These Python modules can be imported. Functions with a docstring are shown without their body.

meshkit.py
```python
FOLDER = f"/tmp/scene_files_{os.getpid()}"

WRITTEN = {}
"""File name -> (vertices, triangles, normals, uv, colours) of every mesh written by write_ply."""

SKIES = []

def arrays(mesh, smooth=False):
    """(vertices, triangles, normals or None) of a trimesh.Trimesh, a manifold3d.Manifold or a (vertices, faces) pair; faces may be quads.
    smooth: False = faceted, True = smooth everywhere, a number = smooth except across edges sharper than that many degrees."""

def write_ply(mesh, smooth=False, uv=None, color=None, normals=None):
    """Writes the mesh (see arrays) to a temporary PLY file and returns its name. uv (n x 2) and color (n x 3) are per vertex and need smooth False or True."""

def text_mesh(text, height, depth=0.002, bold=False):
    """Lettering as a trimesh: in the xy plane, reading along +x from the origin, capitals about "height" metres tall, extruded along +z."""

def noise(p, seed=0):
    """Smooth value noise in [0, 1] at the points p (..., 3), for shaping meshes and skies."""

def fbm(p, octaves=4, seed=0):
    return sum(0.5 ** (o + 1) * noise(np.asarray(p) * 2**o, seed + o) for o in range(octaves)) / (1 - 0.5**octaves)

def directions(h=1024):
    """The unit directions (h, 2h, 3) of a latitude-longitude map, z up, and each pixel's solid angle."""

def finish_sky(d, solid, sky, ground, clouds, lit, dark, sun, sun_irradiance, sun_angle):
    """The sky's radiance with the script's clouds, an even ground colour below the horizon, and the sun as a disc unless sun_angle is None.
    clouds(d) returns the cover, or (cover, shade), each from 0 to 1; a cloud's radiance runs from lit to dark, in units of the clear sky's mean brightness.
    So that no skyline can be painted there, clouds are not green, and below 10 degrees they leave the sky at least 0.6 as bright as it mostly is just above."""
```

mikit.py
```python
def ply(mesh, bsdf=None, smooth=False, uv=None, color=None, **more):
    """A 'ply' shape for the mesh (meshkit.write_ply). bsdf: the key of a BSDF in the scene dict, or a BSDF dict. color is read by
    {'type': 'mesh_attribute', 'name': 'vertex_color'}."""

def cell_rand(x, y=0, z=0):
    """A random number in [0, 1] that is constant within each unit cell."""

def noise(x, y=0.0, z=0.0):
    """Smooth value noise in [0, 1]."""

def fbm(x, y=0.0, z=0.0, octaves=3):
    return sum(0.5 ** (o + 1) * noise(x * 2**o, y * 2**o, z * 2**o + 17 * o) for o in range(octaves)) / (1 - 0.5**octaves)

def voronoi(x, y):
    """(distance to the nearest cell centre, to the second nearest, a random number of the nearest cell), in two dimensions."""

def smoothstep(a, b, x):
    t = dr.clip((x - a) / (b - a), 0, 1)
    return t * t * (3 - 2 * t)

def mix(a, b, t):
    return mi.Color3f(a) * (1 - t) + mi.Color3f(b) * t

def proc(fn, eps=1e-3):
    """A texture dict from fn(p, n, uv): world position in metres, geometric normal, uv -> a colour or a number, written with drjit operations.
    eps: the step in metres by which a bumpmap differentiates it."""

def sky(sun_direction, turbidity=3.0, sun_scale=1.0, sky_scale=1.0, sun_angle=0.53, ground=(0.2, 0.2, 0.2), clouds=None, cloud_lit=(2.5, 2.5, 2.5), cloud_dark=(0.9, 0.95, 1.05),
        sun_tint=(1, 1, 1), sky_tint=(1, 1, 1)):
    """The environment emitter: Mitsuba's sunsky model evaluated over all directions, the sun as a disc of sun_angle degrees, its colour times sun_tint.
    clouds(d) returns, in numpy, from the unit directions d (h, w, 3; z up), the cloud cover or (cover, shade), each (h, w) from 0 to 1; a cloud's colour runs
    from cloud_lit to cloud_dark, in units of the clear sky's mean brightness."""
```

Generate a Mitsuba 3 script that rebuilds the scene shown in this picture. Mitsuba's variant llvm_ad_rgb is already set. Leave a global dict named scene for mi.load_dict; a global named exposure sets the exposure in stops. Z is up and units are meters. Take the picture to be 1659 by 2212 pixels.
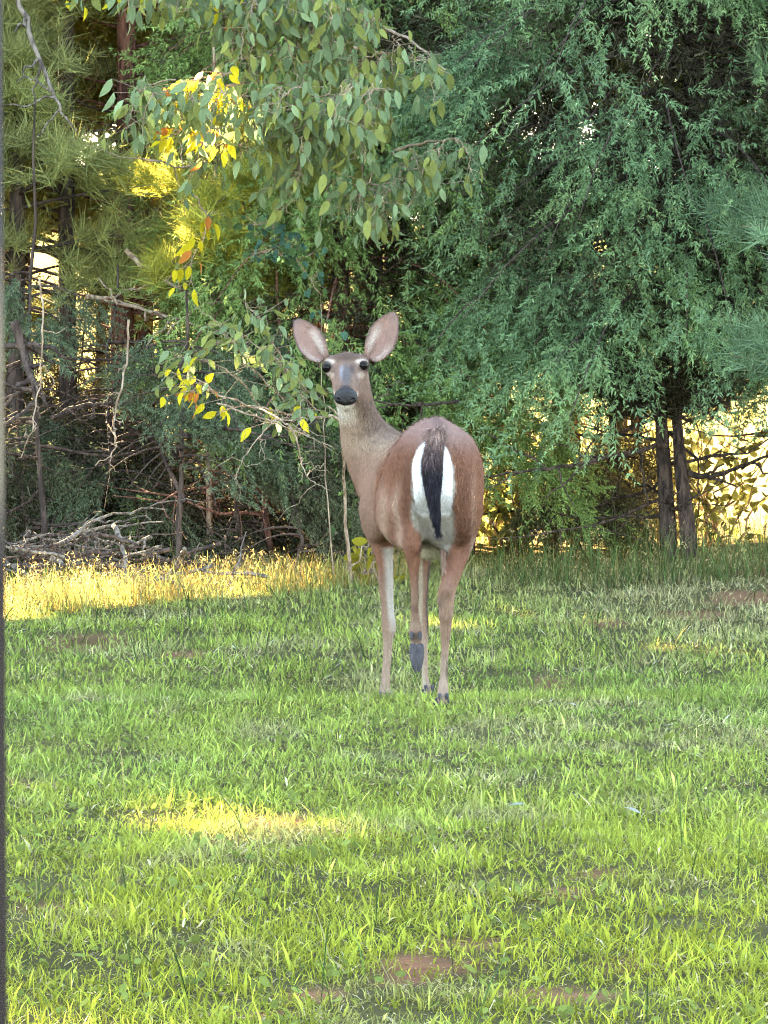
import math, numpy as np, trimesh, mitsuba as mi, drjit as dr, mikit, meshkit
from scipy import ndimage
from scipy.spatial import cKDTree
T = mi.ScalarTransform4f
scene, labels = {}, {}

# ---------------------------------------------------------------- camera, sky, exposure
CAM_H, FPX, CX, CY, HORIZON = 1.10, 9884.0, 829.5, 1106.0, 753.0     # a long lens; picture units of 1659 x 2212
PITCH = math.atan((CY - HORIZON) / FPX)
FWD = np.array([0, math.cos(PITCH), -math.sin(PITCH)]); UP = np.array([0, math.sin(PITCH), math.cos(PITCH)])
scene['camera'] = dict(type='thinlens', fov=2 * math.degrees(math.atan(CX / FPX)), fov_axis='x', aperture_radius=0.0007,
                       focus_distance=14.3, near_clip=0.05, far_clip=2000.0,
                       to_world=T().look_at(origin=[0, 0, CAM_H], target=[0, float(FWD[1]), CAM_H + float(FWD[2])], up=[0, 0, 1]))
SUN = np.array([-0.42, 0.80, 0.44]); SUN /= np.linalg.norm(SUN)
scene['sky'] = mikit.sky(SUN.tolist(), turbidity=3.0, sun_scale=1.6, sun_tint=(1.0, 0.95, 0.80), sky_tint=(1.36, 1.03, 0.80))
exposure = 6.0

def at(u, v, Y):
    """the point at distance Y along the lawn that is seen at (u, v)"""
    d = FWD + np.array([1.0, 0, 0]) * (u - CX) / FPX + UP * (CY - v) / FPX
    return np.array([0, 0, CAM_H]) + d * (Y / d[1])

def px(u, Y): return (u - CX) / FPX * Y

# ---------------------------------------------------------------- helpers
def key_for(name, parent=None):
    k = name if parent is None else parent + '__' + name
    if k not in scene and k not in labels and not any(q.startswith(k + '__') for q in scene): return k
    i = 1
    while True:
        q = f'{k}_{i:03d}'
        if q not in scene and q not in labels and not any(z.startswith(q + '__') for z in scene): return q
        i += 1

def put(key, v, f, bsdf, color=None, smooth=False, normals=None):
    v, f = np.asarray(v, float), np.asarray(f, int)
    if normals is not None:
        p = meshkit.write_ply((v, f), False, None, color, normals)
        scene[key] = {'type': 'ply', 'filename': p, 'face_normals': False, 'bsdf': {'type': 'ref', 'id': bsdf}}
    else:
        scene[key] = mikit.ply((v, f), bsdf, smooth=smooth, color=color)
    return key

def label(key, text=None, cat=None, group=None, kind=None):
    labels[key] = {k: x for k, x in (('label', text), ('category', cat), ('group', group), ('kind', kind)) if x}

def thing(name, text, cat, group=None, kind=None):
    k = key_for(name); label(k, text, cat, group, kind); return k

def unit(a): 
    a = np.asarray(a, float); return a / np.maximum(np.linalg.norm(a, axis=-1, keepdims=True), 1e-9)

def tube(points, radii, sides=8, squash=1.0, cap=True, rough=0.0, seed=0):
    """a tapered tube along a polyline (closed ends)"""
    p = np.asarray(points, float); r = np.broadcast_to(np.asarray(radii, float), (len(p),))
    t = unit(np.gradient(p, axis=0))
    ref = np.where(np.abs(t[:, 2:]) < 0.9, [[0, 0, 1.0]], [[1.0, 0, 0]])
    a = unit(np.cross(t, ref)); 
    for i in range(1, len(p)):
        q = a[i - 1] - t[i] * (a[i - 1] @ t[i]); n = np.linalg.norm(q)
        if n > 1e-6: a[i] = q / n
    b = np.cross(t, a); ang = np.arange(sides) * 2 * np.pi / sides
    rr = r[:, None] * np.ones((1, sides))
    if rough: rr = rr * (1 + rough * (np.random.default_rng(seed).random(rr.shape) - .5) * 2)
    v = p[:, None] + rr[..., None] * (np.cos(ang)[None, :, None] * a[:, None] + squash * np.sin(ang)[None, :, None] * b[:, None])
    i, j = np.meshgrid(np.arange(len(p) - 1), np.arange(sides), indexing='ij')
    q = np.stack([i * sides + j, i * sides + (j + 1) % sides, (i + 1) * sides + (j + 1) % sides, (i + 1) * sides + j], -1).reshape(-1, 4)
    f = np.vstack([q[:, [0, 1, 2]], q[:, [0, 2, 3]]]); v = v.reshape(-1, 3)
    if cap:
        n = len(v); v = np.vstack([v, p[:1], p[-1:]]); j = np.arange(sides); k = (len(p) - 1) * sides
        f = np.vstack([f, np.stack([j * 0 + n, (j + 1) % sides, j], 1), np.stack([j * 0 + n + 1, k + j, k + (j + 1) % sides], 1)])
    return v, f

def joined(parts):
    vs, fs, n = [], [], 0
    for v, f in parts: vs.append(v); fs.append(np.asarray(f) + n); n += len(v)
    return np.vstack(vs), np.vstack(fs)

def wander(p0, p1, n, amp, seed, sag=0.0):
    """a crooked line of n points from p0 to p1"""
    r = np.random.default_rng(seed); t = np.linspace(0, 1, n)[:, None]
    p = np.asarray(p0) * (1 - t) + np.asarray(p1) * t
    w = np.cumsum(r.normal(size=(n, 3)), 0); w = w - w[:1] - t * (w[-1:] - w[:1])
    return p + w * amp + np.array([0, 0, -1.0]) * sag * (4 * t * (1 - t))

def smooth_line(pts, n):
    """Catmull-Rom through pts (k, d), n samples"""
    pts = np.asarray(pts, float); P = np.vstack([2 * pts[0] - pts[1], pts, 2 * pts[-1] - pts[-2]])
    s = np.linspace(0, len(pts) - 1 - 1e-6, n); i = s.astype(int); t = (s - i)[:, None]
    a, b, c, d = P[i], P[i + 1], P[i + 2], P[i + 3]
    return .5 * (2 * b + (c - a) * t + (2 * a - 5 * b + 4 * c - d) * t**2 + (3 * b - a - 3 * c + d) * t**3)

VC = {'type': 'mesh_attribute', 'name': 'vertex_color'}
def rgb(*c): return {'type': 'rgb', 'value': list(c)}

# ---------------------------------------------------------------- terrain
def gz(x, y):
    """height of the lawn: nearly level, a shallow dip beyond the doe, the wood's floor a little lower, hills far away"""
    x, y = np.asarray(x, float), np.asarray(y, float)
    z = -.046 * np.exp(-((y - 14.95) / .42)**2 - (x / 1.1)**2)
    p = np.stack([x * .9, y * .9, 0 * x], -1); z = z + .05 * (meshkit.fbm(p, 3, 11) - .5) * ss(15.4, 17.5, y) + .03 * (meshkit.fbm(p * 1.6, 2, 12) - .5) * ss(12.4, 10.5, y) * ss(0, 3, y)
    z = z + .10 * ss(.6, 2.2, x) * ss(17, 22, y) * ss(26, 23, y)
    z = z - .12 * ss(24, 30, y) + 0.0
    far = ss(70, 260, np.hypot(x, y)) * ss(-40, 40, y)
    return z + 9.0 * far * (.6 + .8 * meshkit.fbm(np.stack([x * .012, y * .012, 0 * x], -1), 3, 3))
def ss(a, b, x): t = np.clip((x - a) / (b - a), 0, 1); return t * t * (3 - 2 * t)
def on_ground(u, v):
    """where the lawn is seen at (u, v)"""
    Y = 15.0
    for _ in range(40):
        z = float(gz(px(u, Y), Y)); d = (FWD + np.array([1.0, 0, 0]) * (u - CX) / FPX + UP * (CY - v) / FPX); Y = .5 * Y + .5 * (CAM_H - z) / max(-d[2] / d[1], 1e-4)
    return np.array([px(u, Y), Y, float(gz(px(u, Y), Y))])
axis = lambda fine_lo, fine_hi, step, lim: np.unique(np.concatenate([np.arange(fine_lo, fine_hi, step), fine_hi + np.cumsum(step * 1.18**np.arange(60)), fine_lo - np.cumsum(step * 1.18**np.arange(60))]).clip(-lim, lim))
gx_, gy_ = axis(-2.6, 2.6, .08, 700), axis(6.5, 26, .08, 700)
GX, GY = np.meshgrid(gx_, gy_, indexing='ij'); gv = np.stack([GX, GY, gz(GX, GY)], -1).reshape(-1, 3)
i, j = np.meshgrid(np.arange(len(gx_) - 1), np.arange(len(gy_) - 1), indexing='ij'); w_ = len(gy_)
q = np.stack([i * w_ + j, (i + 1) * w_ + j, (i + 1) * w_ + j + 1, i * w_ + j + 1], -1).reshape(-1, 4)
# bare patches: (u, v, half width, half depth in metres, bareness)
BARE = [(*on_ground(890, 2085)[:2], .11, .22, 1.0), (*on_ground(845, 2115)[:2], .07, .11, .9), (*on_ground(690, 2150)[:2], .07, .10, .95), (*on_ground(1190, 2150)[:2], .14, .13, .6), (*on_ground(560, 2195)[:2], .10, .07, .8),
        (*on_ground(1380, 2085)[:2], .10, .12, .45), (*on_ground(1625, 1295)[:2], .24, .5, .6), (*on_ground(1500, 1330)[:2], .22, .5, .6), (*on_ground(1300, 1345)[:2], .20, .45, .5), (*on_ground(1640, 1235)[:2], .16, .5, .8),
        (*on_ground(400, 1415)[:2], .10, .3, .6), (*on_ground(180, 1390)[:2], .25, .6, .4), (*on_ground(1210, 1930)[:2], .07, .15, .6), (*on_ground(1290, 1890)[:2], .08, .12, .5), (*on_ground(610, 1770)[:2], .10, .2, .5),
        (*on_ground(1190, 1480)[:2], .10, .3, .35), (*on_ground(120, 1960)[:2], .09, .12, .5), (*on_ground(1010, 2040)[:2], .09, .1, .5)]
def bare(x, y):
    o = np.zeros(np.shape(x)); wob = 1 + .7 * (meshkit.fbm(np.stack([np.asarray(x) * 7, np.asarray(y) * 4, 0 * np.asarray(x)], -1), 3, 21) - .5)
    for bx, by, rx, ry, k in BARE: rx, ry = rx * .8, ry * .8; o = np.maximum(o, k * ss(1.25, .55, np.sqrt(((x - bx) / rx)**2 + ((y - by) / ry)**2) * wob))
    return o
bz = bare(GX, GY).reshape(-1); wood = ss(21.5, 24, GY + .35 * GX).reshape(-1) * ss(48, 38, GY).reshape(-1); mead = ss(36, 46, GY).reshape(-1)
gc = np.array([.060, .058, .028]) * np.ones((len(gv), 1)); gc = gc + (np.array([.20, .098, .062]) - gc) * bz[:, None]
gc = gc + (np.array([.27, .22, .125]) - gc) * wood[:, None]; gc = gc + (np.array([.34, .29, .12]) - gc) * mead[:, None]
gc = gc * (.65 + .7 * meshkit.fbm(gv * 3.1, 4, 5))[:, None]
scene['soil'] = dict(type='twosided', bsdf=dict(type='bumpmap', scale=1.0, arbitrary=mikit.proc(lambda p, n, uv: mikit.fbm(p.x * 40, p.y * 40, p.z * 40, 3) * .02, 2e-3), bsdf=dict(type='diffuse', reflectance=VC)))
put('ground', gv, np.vstack([q[:, [0, 1, 2]], q[:, [0, 2, 3]]]), 'soil', color=gc, smooth=True); label('ground', kind='structure')

# ---------------------------------------------------------------- openings in the canopy: where the low sun comes through
H2 = SUN[:2] / SUN[2]
def shadow_xy(p): return p[:, :2] - p[:, 2:] * H2
def along(p): return p @ SUN
GAPS = []                                  # (test on shadow position, least distance along the sun's way)
def gap_ellipse(c, rx, ry, z=0.0, margin=1.2):
    c = np.asarray(c, float); p0 = np.array([c[0], c[1], z if len(c) < 3 else c[2]]); g = p0[:2] - p0[2] * H2; a0 = p0 @ SUN + margin
    GAPS.append((lambda s, g=g, rx=rx, ry=ry: (((s[:, 0] - g[0]) / rx)**2 + ((s[:, 1] - g[1]) / ry)**2) * (1 + .0) < 1, a0))
def gap_poly(lines, margin):
    """lines: (a, b, c) with a x + b y > c inside"""
    GAPS.append((lambda s: np.all([a * s[:, 0] + b * s[:, 1] + .10 * np.sin(s[:, 0] * 7.3) + .06 * np.sin(s[:, 0] * 17) > c for a, b, c in lines], 0), margin))
L0, L1 = on_ground(20, 1338), on_ground(760, 1268)
sl_ = (L1[1] - L0[1]) / (L1[0] - L0[0])
gap_poly([(-sl_, 1, L0[1] - sl_ * L0[0]), (sl_ * .9, -1, -(L0[1] - sl_ * L0[0] * .9 + 1.75)), (1, 0, -3.2), (-1, 0, .12)], 21.6 * SUN[1])       # the strip of long grass
gap_poly([(1, 0, -.35), (-1, 0, -4.2), (0, 1, 25.6), (0, -1, -40)], 20 * SUN[1])                                                     # the floor of the wood on the right
gap_poly([(1, 0, -6.0), (-1, 0, .6), (0, 1, 30), (0, -1, -40)], 20 * SUN[1])
for u, v, du, dv in ((510, 1790, 150, 30), (445, 1768, 70, 30), (55, 1706, 50, 24), (690, 2180, 85, 24), (705, 2203, 40, 10), (605, 1786, 60, 18)):
    a, b = on_ground(u, v - dv), on_ground(u, v + dv); c = on_ground(u, v); gap_ellipse(c, px(CX + du, c[1]), (a[1] - b[1]) / 2)
for u, v, Y, r in ((440, 180, 20.3, .10), (375, 210, 20.3, .09), (470, 235, 20.3, .10), (430, 315, 20.3, .09), (495, 330, 20.3, .09), (465, 30, 20.3, .06), (520, 50, 20.3, .05),
                   (440, 390, 22.2, .13), (470, 440, 22.2, .16), (420, 480, 22.2, .16), (470, 520, 22.2, .13), (420, 560, 22.2, .09), (630, 330, 21.6, .07), (640, 370, 21.6, .05),
                   (430, 840, 19.9, .06), (395, 800, 19.9, .05), (475, 885, 19.9, .04), (660, 970, 19.4, .13), (570, 880, 19.6, .07), (655, 1030, 19.4, .08)):
    gap_ellipse(at(u, v, Y), r, r * 2.0, margin=.45)
def shaded(p):
    """the points that stay when the gaps are opened"""
    s, a = shadow_xy(p), along(p); keep = np.ones(len(p), bool)
    for test, a0 in GAPS: keep &= ~((a > a0) & test(s))
    return keep
# ---------------------------------------------------------------- trees
def leaf_bsdf(name, trans, rough=.5, spec=.35): scene[name] = dict(type='principledthin', base_color=VC, roughness=rough, diff_trans=trans, eta=1.4, spec_trans=0.0)
leaf_bsdf('needles', .9); leaf_bsdf('leaf', 1.0); leaf_bsdf('blade', .8)
def bark(name, a, b, s=1.0):
    def col(p, n, uv): 
        k = mikit.fbm(p.x * 70 * s, p.y * 70 * s, p.z * 9 * s, 3); return mikit.mix(a, b, mikit.smoothstep(.3, .7, k))
    scene[name] = dict(type='twosided', bsdf=dict(type='bumpmap', scale=1.0, arbitrary=mikit.proc(lambda p, n, uv: mikit.fbm(p.x * 80 * s, p.y * 80 * s, p.z * 10 * s, 3) * .012, 1e-3), bsdf=dict(type='principled', base_color=mikit.proc(col), roughness=.9, specular=.2)))
bark('red_bark', [.085, .042, .036], [.26, .13, .10]); bark('dark_bark', [.032, .024, .022], [.095, .070, .060]); bark('grey_bark', [.060, .050, .045], [.20, .175, .15]); bark('twig_bark', [.17, .12, .085], [.36, .28, .21])

def rot_to(d, roll):
    """frames whose z goes along d (n, 3)"""
    z = unit(d); ref = np.where(np.abs(z[:, 2:]) < .95, [[0, 0, 1.0]], [[1.0, 0, 0]]); x = unit(np.cross(ref, z)); y = np.cross(z, x)
    c, s = np.cos(roll)[:, None], np.sin(roll)[:, None]
    return np.stack([x * c + y * s, y * c - x * s, z], 2)
def scatter(protos, pos, d, size, color, rng, tip=.25, jit=.18):
    """copies of the protos (v, f, t) at pos along d; t: 0 at the root, 1 at the tip"""
    n = len(pos); which = rng.integers(0, len(protos), n); R = rot_to(d, rng.random(n) * 6.283); V, Fs, C, k = [], [], [], 0
    for w, (pv, pf, pt) in enumerate(protos):
        m = np.nonzero(which == w)[0]
        if not len(m): continue
        v = np.einsum('nij,kj->nki', R[m], pv) * size[m][:, None, None] + pos[m][:, None]
        c = color[m][:, None] * np.exp(jit * rng.normal(size=(len(m), 1, 1))) * (1 + tip * (pt[None, :, None] - .4)) * np.exp(.12 * rng.normal(size=(len(m), len(pv) // 3, 1))).repeat(3, 1) if len(pv) % 3 == 0 else color[m][:, None] * np.ones((1, len(pv), 1))
        f = pf[None] + (np.arange(len(m)) * len(pv))[:, None, None] + k; k += len(m) * len(pv)
        V.append(v.reshape(-1, 3)); Fs.append(f.reshape(-1, 3)); C.append(c.reshape(-1, 3))
    return np.vstack(V), np.vstack(Fs), np.clip(np.vstack(C), .004, .8)
def plume(seed, n=110, L=.15, W=.030, spread=.16, droop=.25):
    """a cedar spray: scale-leaved twiglets along a bending axis of length 1"""
    r = np.random.default_rng(seed); t = np.sort(r.random(n)**.8); ax = np.stack([droop * t**2 * math.cos(seed), droop * t**2 * math.sin(seed), t], 1)
    side = r.normal(size=(n, 3)); side[:, 2] *= .3; side = unit(side); d = unit(side * .75 + [0, 0, .8]); p = ax + side * (spread * r.random((n, 1)) * (1 - t[:, None] * .8))
    l = L * (1.1 - .5 * t) * (.6 + .8 * r.random(n)); w = unit(np.cross(d, r.normal(size=(n, 3)))) * W * .5
    v = np.stack([p - w, p + w, p + d * l[:, None]], 1).reshape(-1, 3); return v, np.arange(3 * n).reshape(-1, 3), np.repeat(np.clip(t, 0, 1), 3)
def tuft(seed, n=27, W=.019):
    """a tuft of pine needles of length 1"""
    r = np.random.default_rng(seed); d = r.normal(size=(n, 3)); d[:, 2] = np.abs(d[:, 2]) * 1.0 + .25; d = unit(d); p = np.stack([0 * d[:, 0], 0 * d[:, 0], r.random(n) * .5], 1)
    w = unit(np.cross(d, r.normal(size=(n, 3)))) * W; l = (.6 + .5 * r.random(n))[:, None]; v = np.stack([p - w, p + w, p + d * l], 1).reshape(-1, 3)
    return v, np.arange(3 * n).reshape(-1, 3), np.repeat(r.random(n), 3)
def clump(seed, n=5):
    r = np.random.default_rng(seed); p = r.normal(size=(n, 3)) * .45; a, b = unit(r.normal(size=(n, 3))), unit(r.normal(size=(n, 3)))
    v = np.stack([p - a * .5, p + a * .35 + b * .3, p + a * .1 - b * .5], 1).reshape(-1, 3); return v, np.arange(3 * n).reshape(-1, 3), np.repeat(r.random(n), 3)
def sprig(seed, n=7):
    r = np.random.default_rng(seed); p = r.normal(size=(n, 3)) * .6; a, b = unit(r.normal(size=(n, 3)) + [0, 0, -.5]), unit(r.normal(size=(n, 3)))
    v = np.stack([p - b * .085, p + b * .085, p + a * 1.1], 1).reshape(-1, 3); return v, np.arange(3 * n).reshape(-1, 3), np.repeat(r.random(n), 3)
PLUMES = [plume(s) for s in range(7)]; FINE = [plume(20 + s, 56, .122, .030, .10, .38) for s in range(7)]; THIN = [plume(90 + s, 30, .15, .040, .12, .35) for s in range(6)]; TUFTS = [tuft(40 + s) for s in range(6)]; CLUMPS = [clump(60 + s) for s in range(6)]; SPRIGS = [sprig(80 + s) for s in range(8)]
def trunk_line(x, y, H, lean=(0, 0), seed=0, n=9, amp=.03):
    z0 = float(gz(x, y)) - .08; return wander([x, y, z0], [x + lean[0], y + lean[1], z0 + H], n, amp, seed)

ZFINE = 3.3
def boughs(r, line, H, R, zlo, zhi, n, per, up=.15, droop=.5, power=1.0, az=None):
    """main branches from the trunk and the points, directions of the sprays along them"""
    pos, dr_, tubes = [], [], []
    for k in range(n):
        z = zlo + (zhi - zlo) * ((k + r.random()) / n)**power; i = np.interp(z - line[0, 2], line[:, 2] - line[0, 2], np.arange(len(line))); b = np.array([np.interp(i, np.arange(len(line)), line[:, q]) for q in range(3)])
        a = r.random() * 6.283 if az is None else az[0] + (az[1] - az[0]) * r.random(); L = R(z) * (.6 + .5 * r.random())
        h = np.array([math.cos(a), math.sin(a), 0]); sdv = np.array([-h[1], h[0], 0]); t = np.linspace(0, 1, 7)[:, None]; bend = r.normal() * .15
        ln = b + h * L * t + sdv * bend * L * t**2 + np.array([0, 0, 1.0]) * (up * L * t - droop * L * t**2.2)
        tubes.append(tube(ln, np.linspace(.006 + .004 * L, .0018, 7), 5, cap=False))
        s = .34 + .66 * r.random(per)**.75; c = np.stack([np.interp(s, t[:, 0], ln[:, q]) for q in range(3)], 1); lat = r.normal(size=(per, 1)) * .20 * L * (1.1 - s[:, None] * .6)
        c = c + sdv * lat + np.array([0, 0, -1.0]) * np.abs(lat) * .35 + r.normal(size=(per, 3)) * .03
        d = h * (.45 + .2 * r.random((per, 1))) + sdv * lat * 1.6 + np.array([0, 0, -1.0]) * (.25 + .9 * r.random((per, 1))) + r.normal(size=(per, 3)) * .22
        pos.append(c); dr_.append(d)
    return np.vstack(pos), np.vstack(dr_), tubes
def open_gaps(v, f, c):
    k = shaded(v); f = f[k[f].all(1)]; u, inv = np.unique(f, return_inverse=True); return v[u], inv.reshape(-1, 3), c[u]
def finish_crown(key, part, parts_vfc, bsdf, stuff=True, text=None):
    parts_vfc = [open_gaps(*q) for q in parts_vfc if q is not None and len(q[0])]
    parts_vfc = [q for q in parts_vfc if q is not None and len(q[0])]
    if not parts_vfc: return
    V, Fs, C, n = [], [], [], 0
    for v, f, c in parts_vfc: V.append(v); Fs.append(f + n); C.append(c); n += len(v)
    put(key + '__' + part, np.vstack(V), np.vstack(Fs), bsdf, color=np.vstack(C)); label(key + '__' + part, text, kind='stuff')
def coarse(r, x, y, z0, z1, R, n, size, col, cone=True):
    if n == 0: return None
    t = r.random(n)**1.1; z = z0 + (z1 - z0) * t
    rad = (R * (1 - t * .92) if cone else R * np.sqrt(np.clip(1 - (2 * t - 1)**2, .05, 1))) * np.sqrt(.12 + .88 * r.random(n)); a = r.random(n) * 6.283
    rad = rad * (1 + .25 * np.sin(a * 3 + z * 1.3)); p = np.stack([x + rad * np.cos(a), y + rad * np.sin(a), z], 1); p = p[shaded(p)]
    c = np.array(col) * (.8 + .4 * r.random((len(p), 1))); return scatter(CLUMPS if size > .15 else SPRIGS, p, r.normal(size=p.shape), np.full(len(p), size) * (.7 + .6 * r.random(len(p))), c, r)

def cedar(name, text, cat, x, y, H, R, zlo, col, seed, n=60, per=45, size=.26, lean=(0, 0), radius=.10, bark_='red_bark', protos=None, group=None, dead=0, power=1.0, fine=True, rz=None, col2=None, stems=None, dn=900, core=160, seen=True, zfine=None, pocket=0.0):
    r = np.random.default_rng(seed); k = thing(name, text, cat, group); line = trunk_line(x, y, H, lean, seed)
    for ln in ([line] if stems is None else stems):
        v, f = tube(ln, np.linspace(radius, radius * .25, len(ln)), 12, rough=.10, seed=seed); put(key_for('trunk', k), v, f, bark_, smooth=True)
    Rz = rz or (lambda z: R * (1 - .55 * max(z, 0) / H)); crown = []; tb = []
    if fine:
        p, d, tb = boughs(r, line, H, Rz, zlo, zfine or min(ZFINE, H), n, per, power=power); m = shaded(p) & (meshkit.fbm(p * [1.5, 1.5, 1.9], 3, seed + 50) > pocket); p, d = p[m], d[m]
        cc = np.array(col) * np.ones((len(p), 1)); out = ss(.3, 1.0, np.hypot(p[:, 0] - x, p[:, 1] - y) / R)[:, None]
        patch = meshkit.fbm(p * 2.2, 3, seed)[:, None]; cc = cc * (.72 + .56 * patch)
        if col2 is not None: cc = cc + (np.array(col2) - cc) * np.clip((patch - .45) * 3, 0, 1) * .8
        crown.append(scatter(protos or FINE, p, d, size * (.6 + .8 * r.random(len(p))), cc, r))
        if core: crown.append(coarse(r, x, y + .15, zlo + (-.45 if core > 500 else .3 if not zfine else 0), zfine or min(ZFINE + .3, H), R * .72, core * 9, .060, [.100, .098, .066], cone=False))  # inner sprigs coloured dark brown to paint shadow pockets into the crown
    if dead:
        for q in range(dead):
            z = .25 + (zlo + .5) * r.random(); i = np.interp(z - line[0, 2], line[:, 2] - line[0, 2], np.arange(len(line))); b = np.array([np.interp(i, np.arange(len(line)), line[:, w]) for w in range(3)])
            a = r.random() * 6.283; L = .4 + .9 * r.random(); e = b + np.array([math.cos(a) * L, math.sin(a) * L, L * (r.random() - .5) * .6]); ln = wander(b, e, 8, .02, seed * 77 + q, sag=.05); tb.append(tube(ln, np.linspace(.010, .002, 8), 5, cap=False))
            for w in range(4): o = ln[2 + w]; tb.append(tube(wander(o, o + r.normal(size=3) * .18, 5, .012, seed + q * 9 + w), np.linspace(.004, .0012, 5), 4, cap=False))
    if tb: v, f = joined(tb); put(k + '__branches', v, f, bark_, smooth=True); label(k + '__branches', kind='stuff')
    lo = ZFINE + .15 if fine else zlo; hi = min(H, 4.6)
    if H > lo: crown.append(coarse(r, x + lean[0] * .6, y + lean[1] * .6, max(lo, 4.3) if seen else lo, H, Rz(lo), dn, .26, np.array(col) * 1.05))
    if fine and H > lo: crown.append(coarse(r, x, y, ZFINE - .3, hi, Rz(lo) * .9, 1500, .08, np.array(col), cone=False))
    if seen and not fine: crown.append(coarse(r, x, y, lo, hi, Rz(lo), 2500, .090, np.array(col) * 1.05, cone=False))
    finish_crown(k, 'foliage', crown, 'needles'); return k

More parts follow.
